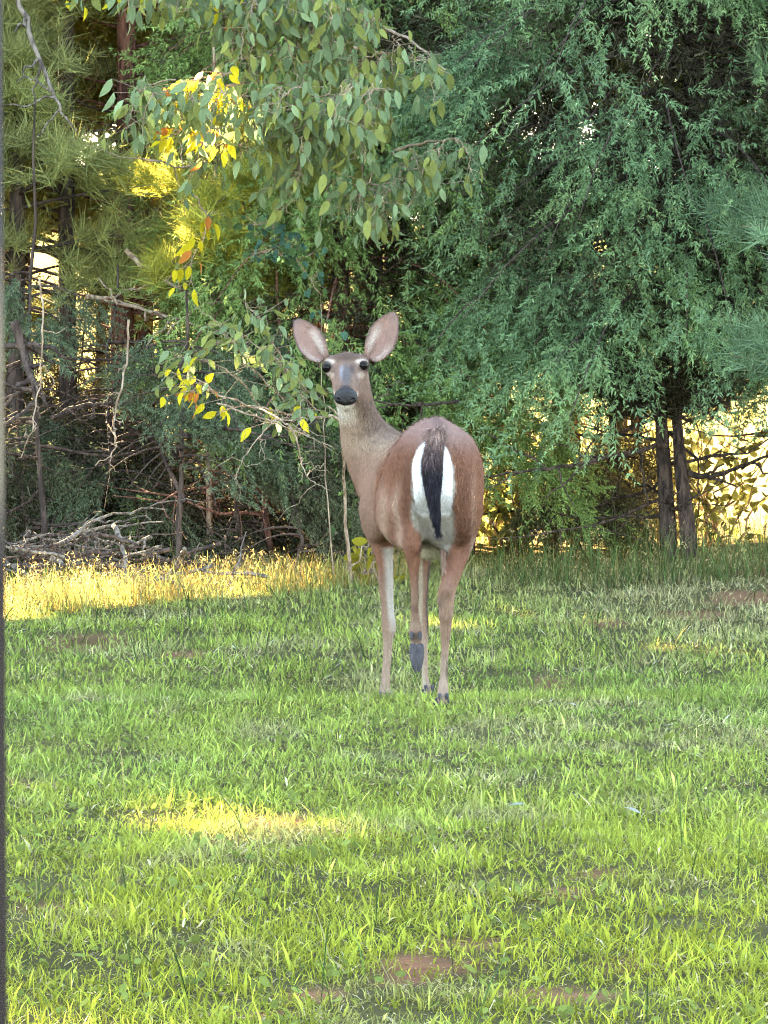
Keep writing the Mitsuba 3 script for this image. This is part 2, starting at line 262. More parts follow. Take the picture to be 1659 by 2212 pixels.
def pine(name, text, x, y, H, R, zlo, col, seed, n=40, per=26, size=.13, lean=(0, 0), radius=.07, bark_='red_bark', az=None, group=None, dn=900, dead=8, core=120, zhi=None):
    r = np.random.default_rng(seed); k = thing(name, text, 'pine tree', group); line = trunk_line(x, y, H, lean, seed, amp=.02)
    v, f = tube(line, np.linspace(radius, radius * .35, len(line)), 14, rough=.08, seed=seed); put(k + '__trunk', v, f, bark_, smooth=True)
    p, d, tb = boughs(r, line, H, lambda z: R, zlo, zhi or ZFINE, n, per, up=.25, droop=.15, az=az); m = shaded(p); p, d = p[m], d[m]
    d = d * [1, 1, -.2] + [0, 0, .5]; patch = meshkit.fbm(p * 1.8, 3, seed)[:, None]; cc = np.array(col) * (.7 + .6 * patch)
    crown = [scatter(TUFTS, p, d, size * (.7 + .6 * r.random(len(p))), cc, r, tip=.1)]
    crown.append(coarse(r, x, y + .3, zlo + .3, ZFINE + .2, R * .75, core, .085, np.array(col) * .9, cone=False)) if core else None
    for q in range(dead):
        z = .3 + 2.2 * r.random(); i = np.interp(z - line[0, 2], line[:, 2] - line[0, 2], np.arange(len(line))); b = np.array([np.interp(i, np.arange(len(line)), line[:, w]) for w in range(3)]); a = r.random() * 6.283; L = .3 + .8 * r.random()
        ln = wander(b, b + np.array([math.cos(a) * L, math.sin(a) * L, L * (r.random() - .6) * .5]), 8, .02, seed * 31 + q); tb.append(tube(ln, np.linspace(.008, .002, 8), 5, cap=False))
        for w in range(3): o = ln[3 + w]; tb.append(tube(wander(o, o + r.normal(size=3) * .16, 5, .012, seed + q * 7 + w), np.linspace(.0035, .0012, 5), 4, cap=False))
    v, f = joined(tb); put(k + '__branches', v, f, bark_, smooth=True); label(k + '__branches', kind='stuff')
    crown.append(coarse(r, x + lean[0] * .7, y, 4.1, H, R * 1.0, dn, .26, col)); crown.append(coarse(r, x + lean[0] * .5, y, 3.0, 4.3, R * .9, 900, .08, col, cone=False)); finish_crown(k, 'foliage', crown, 'needles'); return k

G1, G2, G3, GD = [.195, .310, .165], [.225, .335, .115], [.41, .41, .14], [.145, .195, .120]
# right: the big cedar with the double trunk
xr = px(1440, 22.6); g0 = float(gz(xr, 22.6)) - .08
st1 = np.array([at(1448, 1215, 22.6), at(1442, 1120, 22.62), at(1434, 1010, 22.65), at(1428, 900, 22.7), at(1430, 700, 22.75), at(1436, 300, 22.8)]); st1 = np.vstack([st1, st1[-1:] + [[.1, 0, 1.5], [.1, .1, 4.5]]]); st1[0, 2] = g0
st2 = np.array([at(1492, 1215, 22.55), at(1484, 1120, 22.55), at(1470, 1010, 22.6), at(1462, 900, 22.7), at(1475, 600, 22.9), at(1490, 200, 23.0)]); st2[0, 2] = g0
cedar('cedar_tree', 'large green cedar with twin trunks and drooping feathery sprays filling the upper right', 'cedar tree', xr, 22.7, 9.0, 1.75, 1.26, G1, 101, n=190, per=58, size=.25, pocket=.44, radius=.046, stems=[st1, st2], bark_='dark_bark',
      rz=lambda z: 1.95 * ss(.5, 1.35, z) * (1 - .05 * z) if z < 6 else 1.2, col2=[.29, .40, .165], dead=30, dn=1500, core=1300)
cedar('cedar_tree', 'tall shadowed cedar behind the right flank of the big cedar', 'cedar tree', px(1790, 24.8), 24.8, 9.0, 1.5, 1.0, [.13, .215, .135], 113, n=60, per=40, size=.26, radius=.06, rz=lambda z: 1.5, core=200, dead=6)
# behind the doe's head: a second cedar
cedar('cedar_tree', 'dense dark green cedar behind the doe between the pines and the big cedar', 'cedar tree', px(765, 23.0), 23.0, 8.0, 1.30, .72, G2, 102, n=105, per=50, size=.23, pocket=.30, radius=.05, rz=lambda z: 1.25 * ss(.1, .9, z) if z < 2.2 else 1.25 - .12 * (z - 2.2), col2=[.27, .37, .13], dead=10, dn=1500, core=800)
cedar('cedar_tree', 'small cedar with dark lower sprays left of the doe behind the bare twigs', 'cedar tree', px(600, 22.4), 22.4, 1.7, .60, .35, GD, 103, n=34, per=34, size=.18, radius=.020, dead=10, core=0, zfine=1.25)
# left: pines and dark understorey cedars
pine('pine_tree', 'pine with straight reddish trunk seen in two stretches on the left', px(270, 23.9), 23.9, 10.5, 1.25, 1.15, G3, 104, n=50, per=50, size=.16, az=(-.45, 3.6), radius=.064, lean=(-.05, 0))
pine('pine_tree', 'pine with dark trunk further left behind hanging needles and dead twigs', px(150, 23.6), 23.6, 10.0, 1.15, 1.05, [.30, .32, .13], 105, n=40, per=54, size=.16, az=(1.6, 4.6), radius=.050, lean=(-.12, .2), bark_='dark_bark')
pine('pine_tree', 'pine at the far left edge with olive needles over the dead limb', px(25, 23.2), 23.2, 10.0, 1.0, 1.25, [.31, .34, .13], 115, n=22, per=50, size=.16, radius=.045, bark_='dark_bark')
pine('pine_tree', 'pine behind the red trunk with bright needles', px(330, 25.6), 25.6, 10.0, 1.0, 1.5, [.36, .38, .13], 116, n=24, per=50, size=.16, radius=.045)
pine('pine_tree', 'pine behind the yellow leaves with a dark forked trunk', px(590, 27.0), 27.0, 10.5, 1.3, 1.6, G3, 106, n=44, per=48, size=.16, radius=.050, lean=(-.1, 0), bark_='dark_bark')
cedar('cedar_tree', 'slim dark cedar with a thin stem at the far left', 'cedar tree', px(78, 21.9), 21.9, 2.4, .42, .62, GD, 107, n=22, per=28, size=.17, radius=.016, bark_='dark_bark', dead=9, core=0, zfine=1.5)
cedar('cedar_tree', 'dark low cedar left of the forked sapling above the brush pile', 'cedar tree', px(255, 22.6), 22.6, 1.6, .60, .42, GD, 108, n=30, per=34, size=.17, radius=.018, bark_='dark_bark', dead=5, core=0, zfine=1.15)
k = cedar('cedar_tree', 'dark forked cedar sapling right of the brush pile', 'cedar tree', px(402, 21.8), 21.8, 1.5, .60, .52, GD, 109, n=30, per=34, size=.16, radius=.018, bark_='dark_bark', dead=5, core=0, zfine=1.15)
v, f = tube(smooth_line([at(400, 1085, 21.8), at(378, 1040, 21.82), at(352, 985, 21.85), at(345, 940, 21.9)], 10), np.linspace(.016, .006, 10), 8); put(k + '__fork', v, f, 'dark_bark', smooth=True)
pine('pine_tree', 'young pine with needles coloured a sunlit yellow green left of the dogwood leaves', px(455, 22.5), 22.5, 3.0, .40, 1.35, [.42, .43, .09], 120, n=30, per=46, size=.13, radius=.018, bark_='twig_bark', dead=2, core=0, zhi=2.15, dn=0)  # bright needle colour paints in the sun glow
# right edge: a pine whose trunk stands outside
pine('pine_tree', 'pine at the right edge reaching in with long pale green needles', px(2120, 20.9), 20.9, 9.5, 1.20, .85, [.19, .29, .165], 110, n=24, per=40, size=.16, az=(2.2, 4.2), dead=10)
# the wood behind and to the sides, outside the frame or just glimpsed
rw = np.random.default_rng(77); spots = []
for yy in (22.5, 24.6, 26.8, 29.2, 31.5):
    for xx in np.arange(-16, 7.5, 1.75):
        x_, y_ = xx + rw.normal() * .35, yy + rw.normal() * .35
        if -2.6 < x_ < 3.5 and y_ < 25.6 or 1.0 < x_ < 3.6 and y_ < 27.6: continue
        spots.append((x_, y_))
for q, (x_, y_) in enumerate(spots):
    seen = abs(x_) < .1 * y_ + 1.1; H = (9.0 if y_ < 24 else 12.0) + 3 * rw.random(); zl = (1.9 + 1.0 * rw.random() if x_ < 0 else 1.7 + .8 * rw.random()) if seen or -6 < x_ < 4 and y_ > 25.5 else .8
    cedar('woodland_tree', 'tall woodland conifer standing among the trees at the back', 'conifer', x_, y_, H, 1.5 + .4 * rw.random(), zl, [.11, .16, .075], 300 + q, radius=.055 + .03 * rw.random(), group='conifers of the wood behind the lawn', fine=False, seen=seen, dn=950, bark_='red_bark' if q % 2 else 'dark_bark', rz=lambda z: 1.7, dead=4 if seen else 0)

# thicket of young cedars closing the foot of the wood
ORD = 'leftmost second third fourth fifth sixth seventh eighth ninth tenth eleventh'.split()
for q, (u, Y, h_) in enumerate([(40, 22.2, 1.0), (120, 22.8, .9), (205, 23.2, .85), (300, 23.0, .9), (365, 22.5, .7), (455, 22.6, .95), (520, 22.2, .9), (585, 22.6, .8), (650, 22.1, .85), (715, 22.4, .75), (770, 23.0, .8), (60, 25.6, 1.5), (175, 26.2, 1.6), (300, 26.4, 1.6), (425, 26.0, 1.5), (540, 26.6, 1.5), (1255, 24.6, .45), (1345, 25.6, .6), (250, 24.4, .9), (480, 24.6, 1.0), (620, 24.8, 1.1), (110, 25.2, .9)]):
    front = Y < 23.5 and u < 800
    cedar('young_cedar', ('small dark young cedar, ' + (ORD[q] + ' from the left' if q else 'leftmost') + ' in the front row of the thicket') if front and q < 11 else 'young cedar standing back in the thicket at the foot of the wood', 'cedar tree', px(u, Y), Y, h_, .42, .10, [.135, .155, .095] if Y < 25.5 else [.22, .20, .095], 700 + q, n=17, per=30, size=.15, radius=.012, bark_='dark_bark', group='young cedars of the thicket', dead=1, core=45, protos=THIN, rz=lambda z, h_=h_: .42 * (1.15 - z / (h_ + .3)), zfine=h_)
# ---------------------------------------------------------------- the deer
scene['fur_coat'] = dict(type='twosided', bsdf=dict(type='principled', base_color=VC, roughness=0.8, specular=0.08))
scene['wet_black'] = dict(type='twosided', bsdf=dict(type='principled', base_color=rgb(.004, .0035, .004), roughness=0.18, specular=0.14))
scene['nose_skin'] = dict(type='twosided', bsdf=dict(type='bumpmap', scale=0.0015, arbitrary=mikit.proc(lambda p, n, uv: mikit.voronoi(p.x * 420, p.z * 420)[0], 5e-4),
                          bsdf=dict(type='principled', base_color=rgb(.005, .005, .007), roughness=0.2, specular=0.42)))
scene['hoof_horn'] = dict(type='twosided', bsdf=dict(type='principled', base_color=mikit.proc(lambda p, n, uv: mikit.mix([.030, .029, .033], [.075, .071, .082], mikit.noise(p.x * 260, p.y * 260, p.z * 60))), roughness=0.6, specular=.12))
HEAD = np.array([-math.sin(math.radians(12)), math.cos(math.radians(12)), 0])    # the way the body faces
SIDE = np.array([math.cos(math.radians(12)), math.sin(math.radians(12)), 0])

class Field:
    """a signed distance field on a grid, prims joined by smooth minimum; its surface by surface nets"""
    def __init__(s, lo, hi, h):
        s.h, s.lo = h, np.asarray(lo, float); s.n = np.ceil((np.asarray(hi) - s.lo) / h).astype(int) + 1
        s.d = np.full(s.n, 0.2, np.float32)
    def box(s, lo, hi, pad):
        a = np.clip(np.floor((np.asarray(lo) - pad - s.lo) / s.h).astype(int), 0, s.n); b = np.clip(np.ceil((np.asarray(hi) + pad - s.lo) / s.h).astype(int) + 1, 0, s.n)
        ax = [s.lo[k] + s.h * np.arange(a[k], b[k]) for k in range(3)]
        return tuple(slice(a[k], b[k]) for k in range(3)), np.stack(np.meshgrid(*ax, indexing='ij'), -1)
    def add(s, sl, d, k):
        o = s.d[sl]; hh = np.maximum(k - np.abs(o - d), 0) / k
        s.d[sl] = np.minimum(o, d) - hh * hh * k * .25
    def cone(s, a, ra, b, rb, k=.02):
        a, b = np.asarray(a, float), np.asarray(b, float)
        sl, p = s.box(np.minimum(a - ra, b - rb), np.maximum(a + ra, b + rb), 2.5 * k + .02)
        ba = b - a; t = np.clip(((p - a) @ ba) / (ba @ ba), 0, 1)
        s.add(sl, np.linalg.norm(p - a - t[..., None] * ba, axis=-1) - (ra + (rb - ra) * t), k)
    def ell(s, c, r, axes=None, k=.03):
        c, r = np.asarray(c, float), np.asarray(r, float); A = np.array([SIDE, HEAD, [0, 0, 1.0]]) if axes is None else np.asarray(axes)
        R = np.sqrt((A**2 * r[:, None]**2).sum(0))
        sl, p = s.box(c - R, c + R, 2.5 * k + .02); q = (p - c) @ A.T
        k0 = np.linalg.norm(q / r, axis=-1); k1 = np.linalg.norm(q / r**2, axis=-1)
        s.add(sl, k0 * (k0 - 1) / np.maximum(k1, 1e-6), k)
    def chain(s, pts, k=.015):
        P = smooth_line(np.array([[*a, r] for a, r in pts]), (len(pts) - 1) * 4 + 1); a, b = P[:-1], P[1:]
        sl, p = s.box((P[:, :3] - P[:, 3:]).min(0), (P[:, :3] + P[:, 3:]).max(0), 2.5 * k + .02); d = np.full(p.shape[:3], .2)
        for q, w in zip(a, b):
            m = np.maximum(q[3], w[3]) + .05; lo = np.minimum(q[:3], w[:3]) - m; hi = np.maximum(q[:3], w[:3]) + m
            i0 = np.clip(((lo - p[0, 0, 0]) / s.h).astype(int), 0, p.shape[:3]); i1 = np.clip(((hi - p[0, 0, 0]) / s.h).astype(int) + 2, 0, p.shape[:3])
            S = tuple(slice(x, y) for x, y in zip(i0, i1)); z = p[S] - q[:3]; ba = w[:3] - q[:3]; t = np.clip((z @ ba) / (ba @ ba + 1e-12), 0, 1)
            d[S] = np.minimum(d[S], np.linalg.norm(z - t[..., None] * ba, axis=-1) - (q[3] + (w[3] - q[3]) * t))
        s.add(sl, d, k)
    def surface(s):
        d = s.d; ins = d < 0
        c = [ins[i:i + d.shape[0] - 1, j:j + d.shape[1] - 1, k:k + d.shape[2] - 1] for i in (0, 1) for j in (0, 1) for k in (0, 1)]
        cnt = sum(x.astype(np.int8) for x in c); act = (cnt > 0) & (cnt < 8)
        idx = np.full(act.shape, -1, np.int64); I = np.argwhere(act); idx[act] = np.arange(len(I))
        acc, num = np.zeros((len(I), 3)), np.zeros((len(I), 1))
        corners = [(i, j, k) for i in (0, 1) for j in (0, 1) for k in (0, 1)]
        for a in range(8):
            for b in range(a + 1, 8):
                ca, cb = np.array(corners[a]), np.array(corners[b])
                if np.abs(ca - cb).sum() != 1: continue
                da = d[tuple((I + ca).T)]; db = d[tuple((I + cb).T)]; x = (da < 0) != (db < 0)
                t = np.where(x, da / np.where(x, da - db, 1), 0)[:, None]
                acc += x[:, None] * (ca + (cb - ca) * t); num += x[:, None]
        v = s.lo + s.h * (I + acc / num); fs = []
        for ax in range(3):
            o1, o2 = (ax + 1) % 3, (ax + 2) % 3; e = np.zeros(3, int); e[ax] = 1
            lo = [slice(None)] * 3; hi = [slice(None)] * 3; lo[ax] = slice(0, -1); hi[ax] = slice(1, None)
            E = np.argwhere(ins[tuple(lo)] != ins[tuple(hi)])
            E = E[(E[:, o1] > 0) & (E[:, o2] > 0) & (E[:, o1] < act.shape[o1]) & (E[:, o2] < act.shape[o2])]
            sgn = ins[tuple(E.T)]; q = []
            for da, db in ((-1, -1), (0, -1), (0, 0), (-1, 0)):
                k = E.copy(); k[:, o1] += da; k[:, o2] += db; q.append(idx[tuple(k.T)])
            q = np.stack(q, 1); q = np.where(sgn[:, None], q, q[:, ::-1]); fs += [q[:, [0, 1, 2]], q[:, [0, 2, 3]]]
        return v, np.vstack(fs)

def seq(*p): return [(at(u, v, Y), r) for u, v, Y, r in p]

deer = thing('deer', 'brown doe looking back over her shoulder, dark tail on white rump, one hind hoof lifted', 'deer')
F = Field([px(600, 14.5), 13.80, -0.09], [px(1070, 14.5), 15.05, 1.13], 0.0055)
# trunk
F.ell(at(938, 1012, 14.15), (.132, .175, .147))
F.ell(at(921, 1062, 14.50), (.146, .36, .194), k=.04)
F.ell(at(868, 1056, 14.78), (.103, .19, .152), k=.045)
F.ell(at(880, 1000, 14.80), (.048, .14, .062), k=.035)
F.chain(seq((944, 933, 14.14, .030), (925, 940, 14.35, .028), (890, 957, 14.7, .026)), .05)
F.ell(at(896, 957, 14.30), (.030, .060, .030), k=.03); F.ell(at(984, 953, 14.30), (.030, .060, .030), k=.03)
F.ell(at(917, 1000, 14.03), (.026, .03, .05), k=.03); F.ell(at(968, 1000, 14.03), (.026, .03, .05), k=.03)
F.cone(at(930, 985, 14.2), .085, at(892, 998, 14.75), .064, .045)
# thighs and haunches
F.ell(at(989, 1062, 14.15), (.074, .135, .170), k=.045)
F.ell(at(874, 1075, 14.19), (.077, .14, .150), k=.035)
F.chain(seq((872, 1090, 14.2, .080), (864, 1140, 14.32, .052)), .04)
F.ell(at(945, 1110, 14.16), (.05, .06, .10), k=.04)
# right hind leg
F.chain(seq((992, 1105, 14.19, .070), (986, 1160, 14.21, .058), (982, 1198, 14.17, .0430), (976, 1236, 14.10, .0310), (966, 1280, 14.02, .0235), (964, 1310, 14.0, .0215), (963, 1350, 14.01, .0185),
            (962, 1385, 14.02, .0135), (960, 1425, 14.02, .0115), (958, 1465, 14.015, .0125), (957, 1492, 14.0, .0165), (955.5, 1514, 13.985, .0155)), .03)
F.cone(at(975, 1240, 14.03), .015, at(964, 1275, 13.97), .017, .02)
F.cone(at(964, 1275, 13.97), .017, at(963, 1330, 13.99), .013, .02)
F.cone(at(957, 1276, 13.99), .0165, at(952, 1300, 13.99), .010, .012); F.cone(at(972, 1284, 14.01), .012, at(968, 1310, 14.0), .010, .012)
# left hind leg, lifted
F.chain(seq((868, 1115, 14.24, .072), (876, 1150, 14.17, .046), (888, 1176, 14.095, .0290), (892, 1203, 14.082, .0225), (894, 1232, 14.085, .0155), (895, 1265, 14.095, .0120),
            (896, 1310, 14.11, .0118), (897, 1342, 14.125, .0150), (898, 1364, 14.13, .0205), (899, 1384, 14.125, .0180), (900, 1400, 14.12, .017)), .03)
F.cone(at(888, 1150, 14.08), .020, at(896, 1178, 14.058), .0170, .03)
# left foreleg
F.chain(seq((823, 1095, 14.74, .060), (824, 1145, 14.80, .052), (827, 1182, 14.80, .0350), (832, 1222, 14.79, .0262), (834, 1263, 14.79, .0240), (837, 1310, 14.79, .0205), (839, 1340, 14.79, .0222),
            (839, 1358, 14.785, .0225), (838, 1384, 14.78, .0165), (836, 1422, 14.775, .0138), (833, 1462, 14.77, .0138), (831, 1490, 14.76, .0165), (828, 1510, 14.74, .0170)), .016)
F.ell(at(818, 1092, 14.73), (.050, .10, .115), k=.04)
F.cone(at(846, 1346, 14.78), .0125, at(846, 1364, 14.775), .0115, .01)
# right foreleg
F.chain(seq((905, 1110, 14.80, .055), (912, 1180, 14.86, .036), (916, 1222, 14.88, .0200), (915, 1263, 14.90, .0165), (914, 1310, 14.92, .0145), (914, 1345, 14.93, .0180),
            (915, 1385, 14.925, .0135), (917, 1430, 14.92, .0110), (919, 1466, 14.92, .0115), (922, 1486, 14.91, .0145), (925, 1496, 14.90, .0150)), .014)
F.ell(at(930, 1178, 14.34), (.055, .09, .045), k=.03)                       # udder
# neck
F.chain(seq((858, 1035, 14.84, .125), (832, 1003, 14.86, .112), (797, 955, 14.87, .085), (781, 920, 14.85, .0700), (770, 885, 14.82, .0620), (763, 845, 14.78, .058), (757, 812, 14.76, .058)), .035)
F.cone(at(820, 1040, 14.93), .08, at(775, 960, 14.92), .045, .05)
# head
F.ell(at(749, 800, 14.735), (.060, .07, .056), axes=np.eye(3), k=.02)
nx, ny_, nz_ = np.array([1.0, 0, 0]), np.array([0, -.83, -.56]), np.array([0, -.56, .83])
F.cone(at(748.5, 799, 14.71), .052, at(747.5, 832, 14.63), .0400, .02)
F.cone(at(747.5, 832, 14.63), .0400, at(746, 856, 14.588), .0355, .015)
F.cone(at(756, 835, 14.74), .044, at(746.5, 869, 14.60), .0245, .025)
for u, v in ((710, 791), (785, 788)):
    F.ell(at(u + (749 - u) * .10, v, 14.705), (.024, .036, .024), axes=np.array([nx, ny_, nz_]), k=.02)
    F.cone(at(u + (749 - u) * .06, 783, 14.690), .010, at(u + (749 - u) * .5, 777, 14.685), .014, .015)
# ear roots
F.cone(at(722, 783, 14.765), .024, at(702, 775, 14.785), .014, .02); F.cone(at(776, 781, 14.765), .024, at(794, 772, 14.785), .014, .02)
v, f = F.surface()
bm = trimesh.Trimesh(v, f, process=False); trimesh.smoothing.filter_taubin(bm, lamb=.5, nu=.53, iterations=6)
BV, BF = np.array(bm.vertices), np.array(bm.faces); BN = np.array(bm.vertex_normals)

def ss(a, b, x): t = np.clip((x - a) / (b - a), 0, 1); return t * t * (3 - 2 * t)
def curve(pts, z):
    p = np.array(sorted(pts)); return np.interp(z, p[:, 0], p[:, 1])
def xz(u, v, Y=14.0): p = at(u, v, Y); return p[2], p[0]

def coat(p, n):
    """the coat's colour over the body (p, n: points and normals)"""
    x, y, z = p.T; N = lambda s, o=3, d=0: meshkit.fbm(p * s, o, d)[:, None]
    lat = (p - at(938, 1012, 14.15)) @ SIDE; lat_n = n @ SIDE; back = -(n @ HEAD)
    red, grey, pale, white, dark = map(np.array, ([.132, .063, .040], [.11, .075, .062], [.255, .172, .132], [.55, .54, .52], [.025, .018, .018]))
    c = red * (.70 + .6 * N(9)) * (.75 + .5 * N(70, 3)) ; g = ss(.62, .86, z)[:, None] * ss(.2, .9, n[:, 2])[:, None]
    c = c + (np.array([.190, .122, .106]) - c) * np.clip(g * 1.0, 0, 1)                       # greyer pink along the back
    c = c + (dark * 2.2 - c) * (np.exp(-(lat / .018)**2) * ss(.78, .87, z) * ss(-.1, .3, -lat * 0 + (y < 14.4)))[:, None] * .45
    streak = np.exp(-((x - curve([xz(862, 1140), xz(850, 1090), xz(862, 1040), xz(872, 1000), xz(885, 965)], z)) / .012)**2) * (y < 14.3) * ss(.40, .47, z) * ss(.72, .62, z)
    c = c + (pale - c) * streak[:, None] * .9
    edge = np.exp(-((x - px(826, 14.2)) / .018)**2) * (y < 14.4) * ss(.36, .42, z) * ss(.72, .6, z); c = c + (pale * 1.1 - c) * edge[:, None] * .85
    c = c + (pale * .9 - c) * (ss(14.55, 14.66, y) * ss(.80, .7, z) * ss(.42, .5, z) * ss(px(835, 14.7), px(800, 14.7), x))[:, None] * .6
    deep = np.exp(-((x - px(1004, 14.1)) / .022)**2) * (y < 14.35) * ss(.42, .5, z) * ss(.80, .70, z); c = c + (np.array([.085, .042, .030]) - c) * deep[:, None] * .65
    s2 = np.exp(-((x - px(1022, 14.1)) / .008)**2) * (y < 14.4) * ss(.40, .5, z) * ss(.78, .66, z); c = c + (pale - c) * s2[:, None] * .35
    deep = np.exp(-((x - px(876, 14.1)) / .013)**2) * (y < 14.3) * ss(.50, .56, z) * ss(.80, .72, z); c = c + (np.array([.095, .048, .034]) - c) * deep[:, None] * .6
    # legs: greyer tan towards the feet
    leg = ss(.44, .30, z)[:, None]; c = c + (np.array([.185, .125, .094]) - c) * leg * .85
    fr = ss(.22, .10, z)[:, None]; c = c + (np.array([.25, .19, .15]) - c) * fr * .6
    # white rump and inner thighs
    L = curve([xz(921, 962), xz(900, 972), xz(891, 1000), xz(888, 1040), xz(888, 1075), xz(887, 1100), xz(886, 1122), xz(896, 1140), xz(908, 1160), xz(912, 1180)], z)
    Rr = curve([xz(956, 962), xz(970, 980), xz(978, 1000), xz(981, 1035), xz(983, 1060), xz(978, 1086), xz(980, 1109), xz(982, 1140), xz(980, 1170), xz(973, 1195), xz(962, 1220)], z)
    jag = .020 * (N(45)[:, 0] - .5) + .012 * (N(150, 2)[:, 0] - .5)
    w = ss(-.004, .008, x - L + jag) * ss(-.004, .008, Rr - x + jag) * (y < 14.30) * ss(xz(0, 955)[0], xz(0, 972)[0], z) * ss(xz(0, 1226)[0], xz(0, 1190)[0], z) * ss(-.35, .0, back)
    wc = np.array([.46, .45, .43]) - np.array([.25, .255, .255]) * ss(.72, .54, z)[:, None]
    c = c + (wc - c) * w[:, None]
    belly = ss(.0, .55, -n[:, 2]) * ss(.55, .46, z) * ss(14.14, 14.26, y) * ss(.36, .40, z) * ss(14.66, 14.56, y); c = c + (np.array([.40, .37, .30]) - c) * belly[:, None]
    # inner forelegs
    fl = ss(14.6, 14.7, y) * (x < px(872, 14.8)) * (z < .46); med = ss(-.1, .5, n[:, 0] * .8 - n[:, 1] * .3 - .1)
    c = c + (np.array([.31, .295, .275]) - c) * (fl * med * ss(.14, .25, z))[:, None] * .8
    fr2 = ss(14.6, 14.7, y) * (x > px(872, 14.8)) * (z < .46)
    c = c + (np.array([.33, .28, .22]) - c) * (fr2 * ss(.1, -.4, n[:, 0]))[:, None] * .8
    c = c + (dark * 1.3 - c) * (fr2 * ss(.35, .8, n[:, 0]) * ss(.13, .2, z))[:, None] * .8
    def spot(u, v, Y, r, col, k): 
        nonlocal c
        d = np.linalg.norm((p - at(u, v, Y)) / np.asarray(r), axis=1); c = c + (np.asarray(col) - c) * (ss(1.15, .5, d) * k)[:, None]
    spot(912, 1184, 14.07, (.012, .05, .018), dark, .8)                                    # tarsal gland
    spot(896, 1315, 14.1, (.02, .05, .016), [.10, .055, .045], .7); spot(898, 1378, 14.11, (.024, .04, .020), [.075, .055, .045], .85)
    spot(898, 1350, 14.1, (.03, .03, .014), [.20, .15, .11], .7)
    spot(967, 1450, 13.99, (.008, .04, .035), dark, .75); spot(951, 1300, 13.98, (.008, .05, .02), dark * 2, .5)
    # neck and head
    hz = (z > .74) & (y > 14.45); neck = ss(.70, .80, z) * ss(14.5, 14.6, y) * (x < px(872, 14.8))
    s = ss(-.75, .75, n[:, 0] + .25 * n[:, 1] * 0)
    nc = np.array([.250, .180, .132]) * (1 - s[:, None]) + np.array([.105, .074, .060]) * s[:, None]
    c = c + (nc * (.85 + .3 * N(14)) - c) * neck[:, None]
    spot(856, 985, 14.72, (.035, .16, .05), [.075, .036, .028], .6)  # dark red spot paints shade into the fold beside the neck
    vv = HORIZON + (CAM_H - z) / 14.8 * FPX                                                # height on the neck in the sketch's units
    bib = ss(930, 885, vv) * ss(.35, -.55, n[:, 0]) * ss(862, 880, vv) * neck; c = c + (np.array([.46, .42, .37]) - c) * bib[:, None] * .9
    head = ss(14.79, 14.74, y) * (z > .93) * (x < px(830, 14.7))
    c = c + (np.array([.135, .092, .074]) * (.8 + .4 * N(40)) - c) * head[:, None]
    spot(748, 772, 14.70, (.055, .06, .018), [.065, .042, .034], .8)                       # brown crown
    spot(748, 812, 14.62, (.019, .09, .045), [.080, .076, .082], .85)                        # grey bridge of the nose
    spot(738, 800, 14.66, (.010, .05, .022), [.20, .20, .225], .55)
    spot(760, 804, 14.66, (.013, .05, .028), [.040, .034, .036], .8)
    spot(737, 812, 14.63, (.007, .06, .030), [.20, .20, .225], .5); spot(777, 812, 14.67, (.012, .05, .010), [.30, .26, .24], .6)
    for u, q in ((706, -1), (786, 1)):
        spot(u - q * 5, 781, 14.68, (.024, .05, .010), [.46, .39, .34], .9); spot(u - q * 5, 812, 14.67, (.026, .05, .014), [.34, .28, .245], .8)
        spot(u + q * 1, 790, 14.69, (.025, .05, .021), [.020, .017, .016], .97)
    spot(722, 828, 14.65, (.028, .08, .035), [.20, .130, .100], .6); spot(775, 830, 14.66, (.026, .08, .035), [.125, .085, .068], .7)  # right cheek painted darker as the shaded side
    spot(747, 838, 14.58, (.024, .05, .012), [.030, .027, .028], .85); spot(720, 856, 14.60, (.012, .05, .022), [.42, .36, .31], .85); spot(774, 856, 14.60, (.011, .05, .020), [.30, .25, .215], .8)
    spot(747, 876, 14.58, (.036, .05, .014), [.46, .43, .38], .95); spot(724, 868, 14.62, (.012, .05, .024), [.38, .33, .28], .7)
    return np.clip(c, .008, .85)

rng = np.random.default_rng(5)
def fur(V, Fc, N, colors, n, length, flow, width=.0014, lift=.35, seed=1, keep=None, var=.42):
    """short hairs lying along the coat: thin triangles rooted on the surface"""
    r = np.random.default_rng(seed); tri = V[Fc]; ar = np.linalg.norm(np.cross(tri[:, 1] - tri[:, 0], tri[:, 2] - tri[:, 0]), axis=1)
    w = ar if keep is None else ar * keep[Fc].mean(1)
    k = r.choice(len(Fc), n, p=w / w.sum()); b = r.dirichlet((1, 1, 1), n)
    p = (tri[k] * b[..., None]).sum(1); nn = unit((N[Fc[k]] * b[..., None]).sum(1)); c = (colors[Fc[k]] * b[..., None]).sum(1)
    fl = flow(p, nn); fl = unit(fl - nn * (fl * nn).sum(1, keepdims=True) + .14 * r.normal(size=(n, 3)))
    d = unit(fl + nn * (lift * (.5 + r.random((n, 1)))))
    L = (length(p) if callable(length) else length) * (.6 + .8 * r.random(n)); sd = unit(np.cross(d, nn)) * width * .5
    tip = p + d * L[:, None]; base = p - nn * .001
    v = np.stack([base - sd, base + sd, tip], 1).reshape(-1, 3); f = np.arange(3 * n).reshape(-1, 3)
    c = np.clip(c * np.exp(var * r.normal(size=(n, 1))) * 1.08, 0, .85)
    nm = unit(nn + .5 * d * 0 + .35 * r.normal(size=(n, 3)))
    return v, f, np.repeat(c, 3, 0), np.repeat(nm, 3, 0)

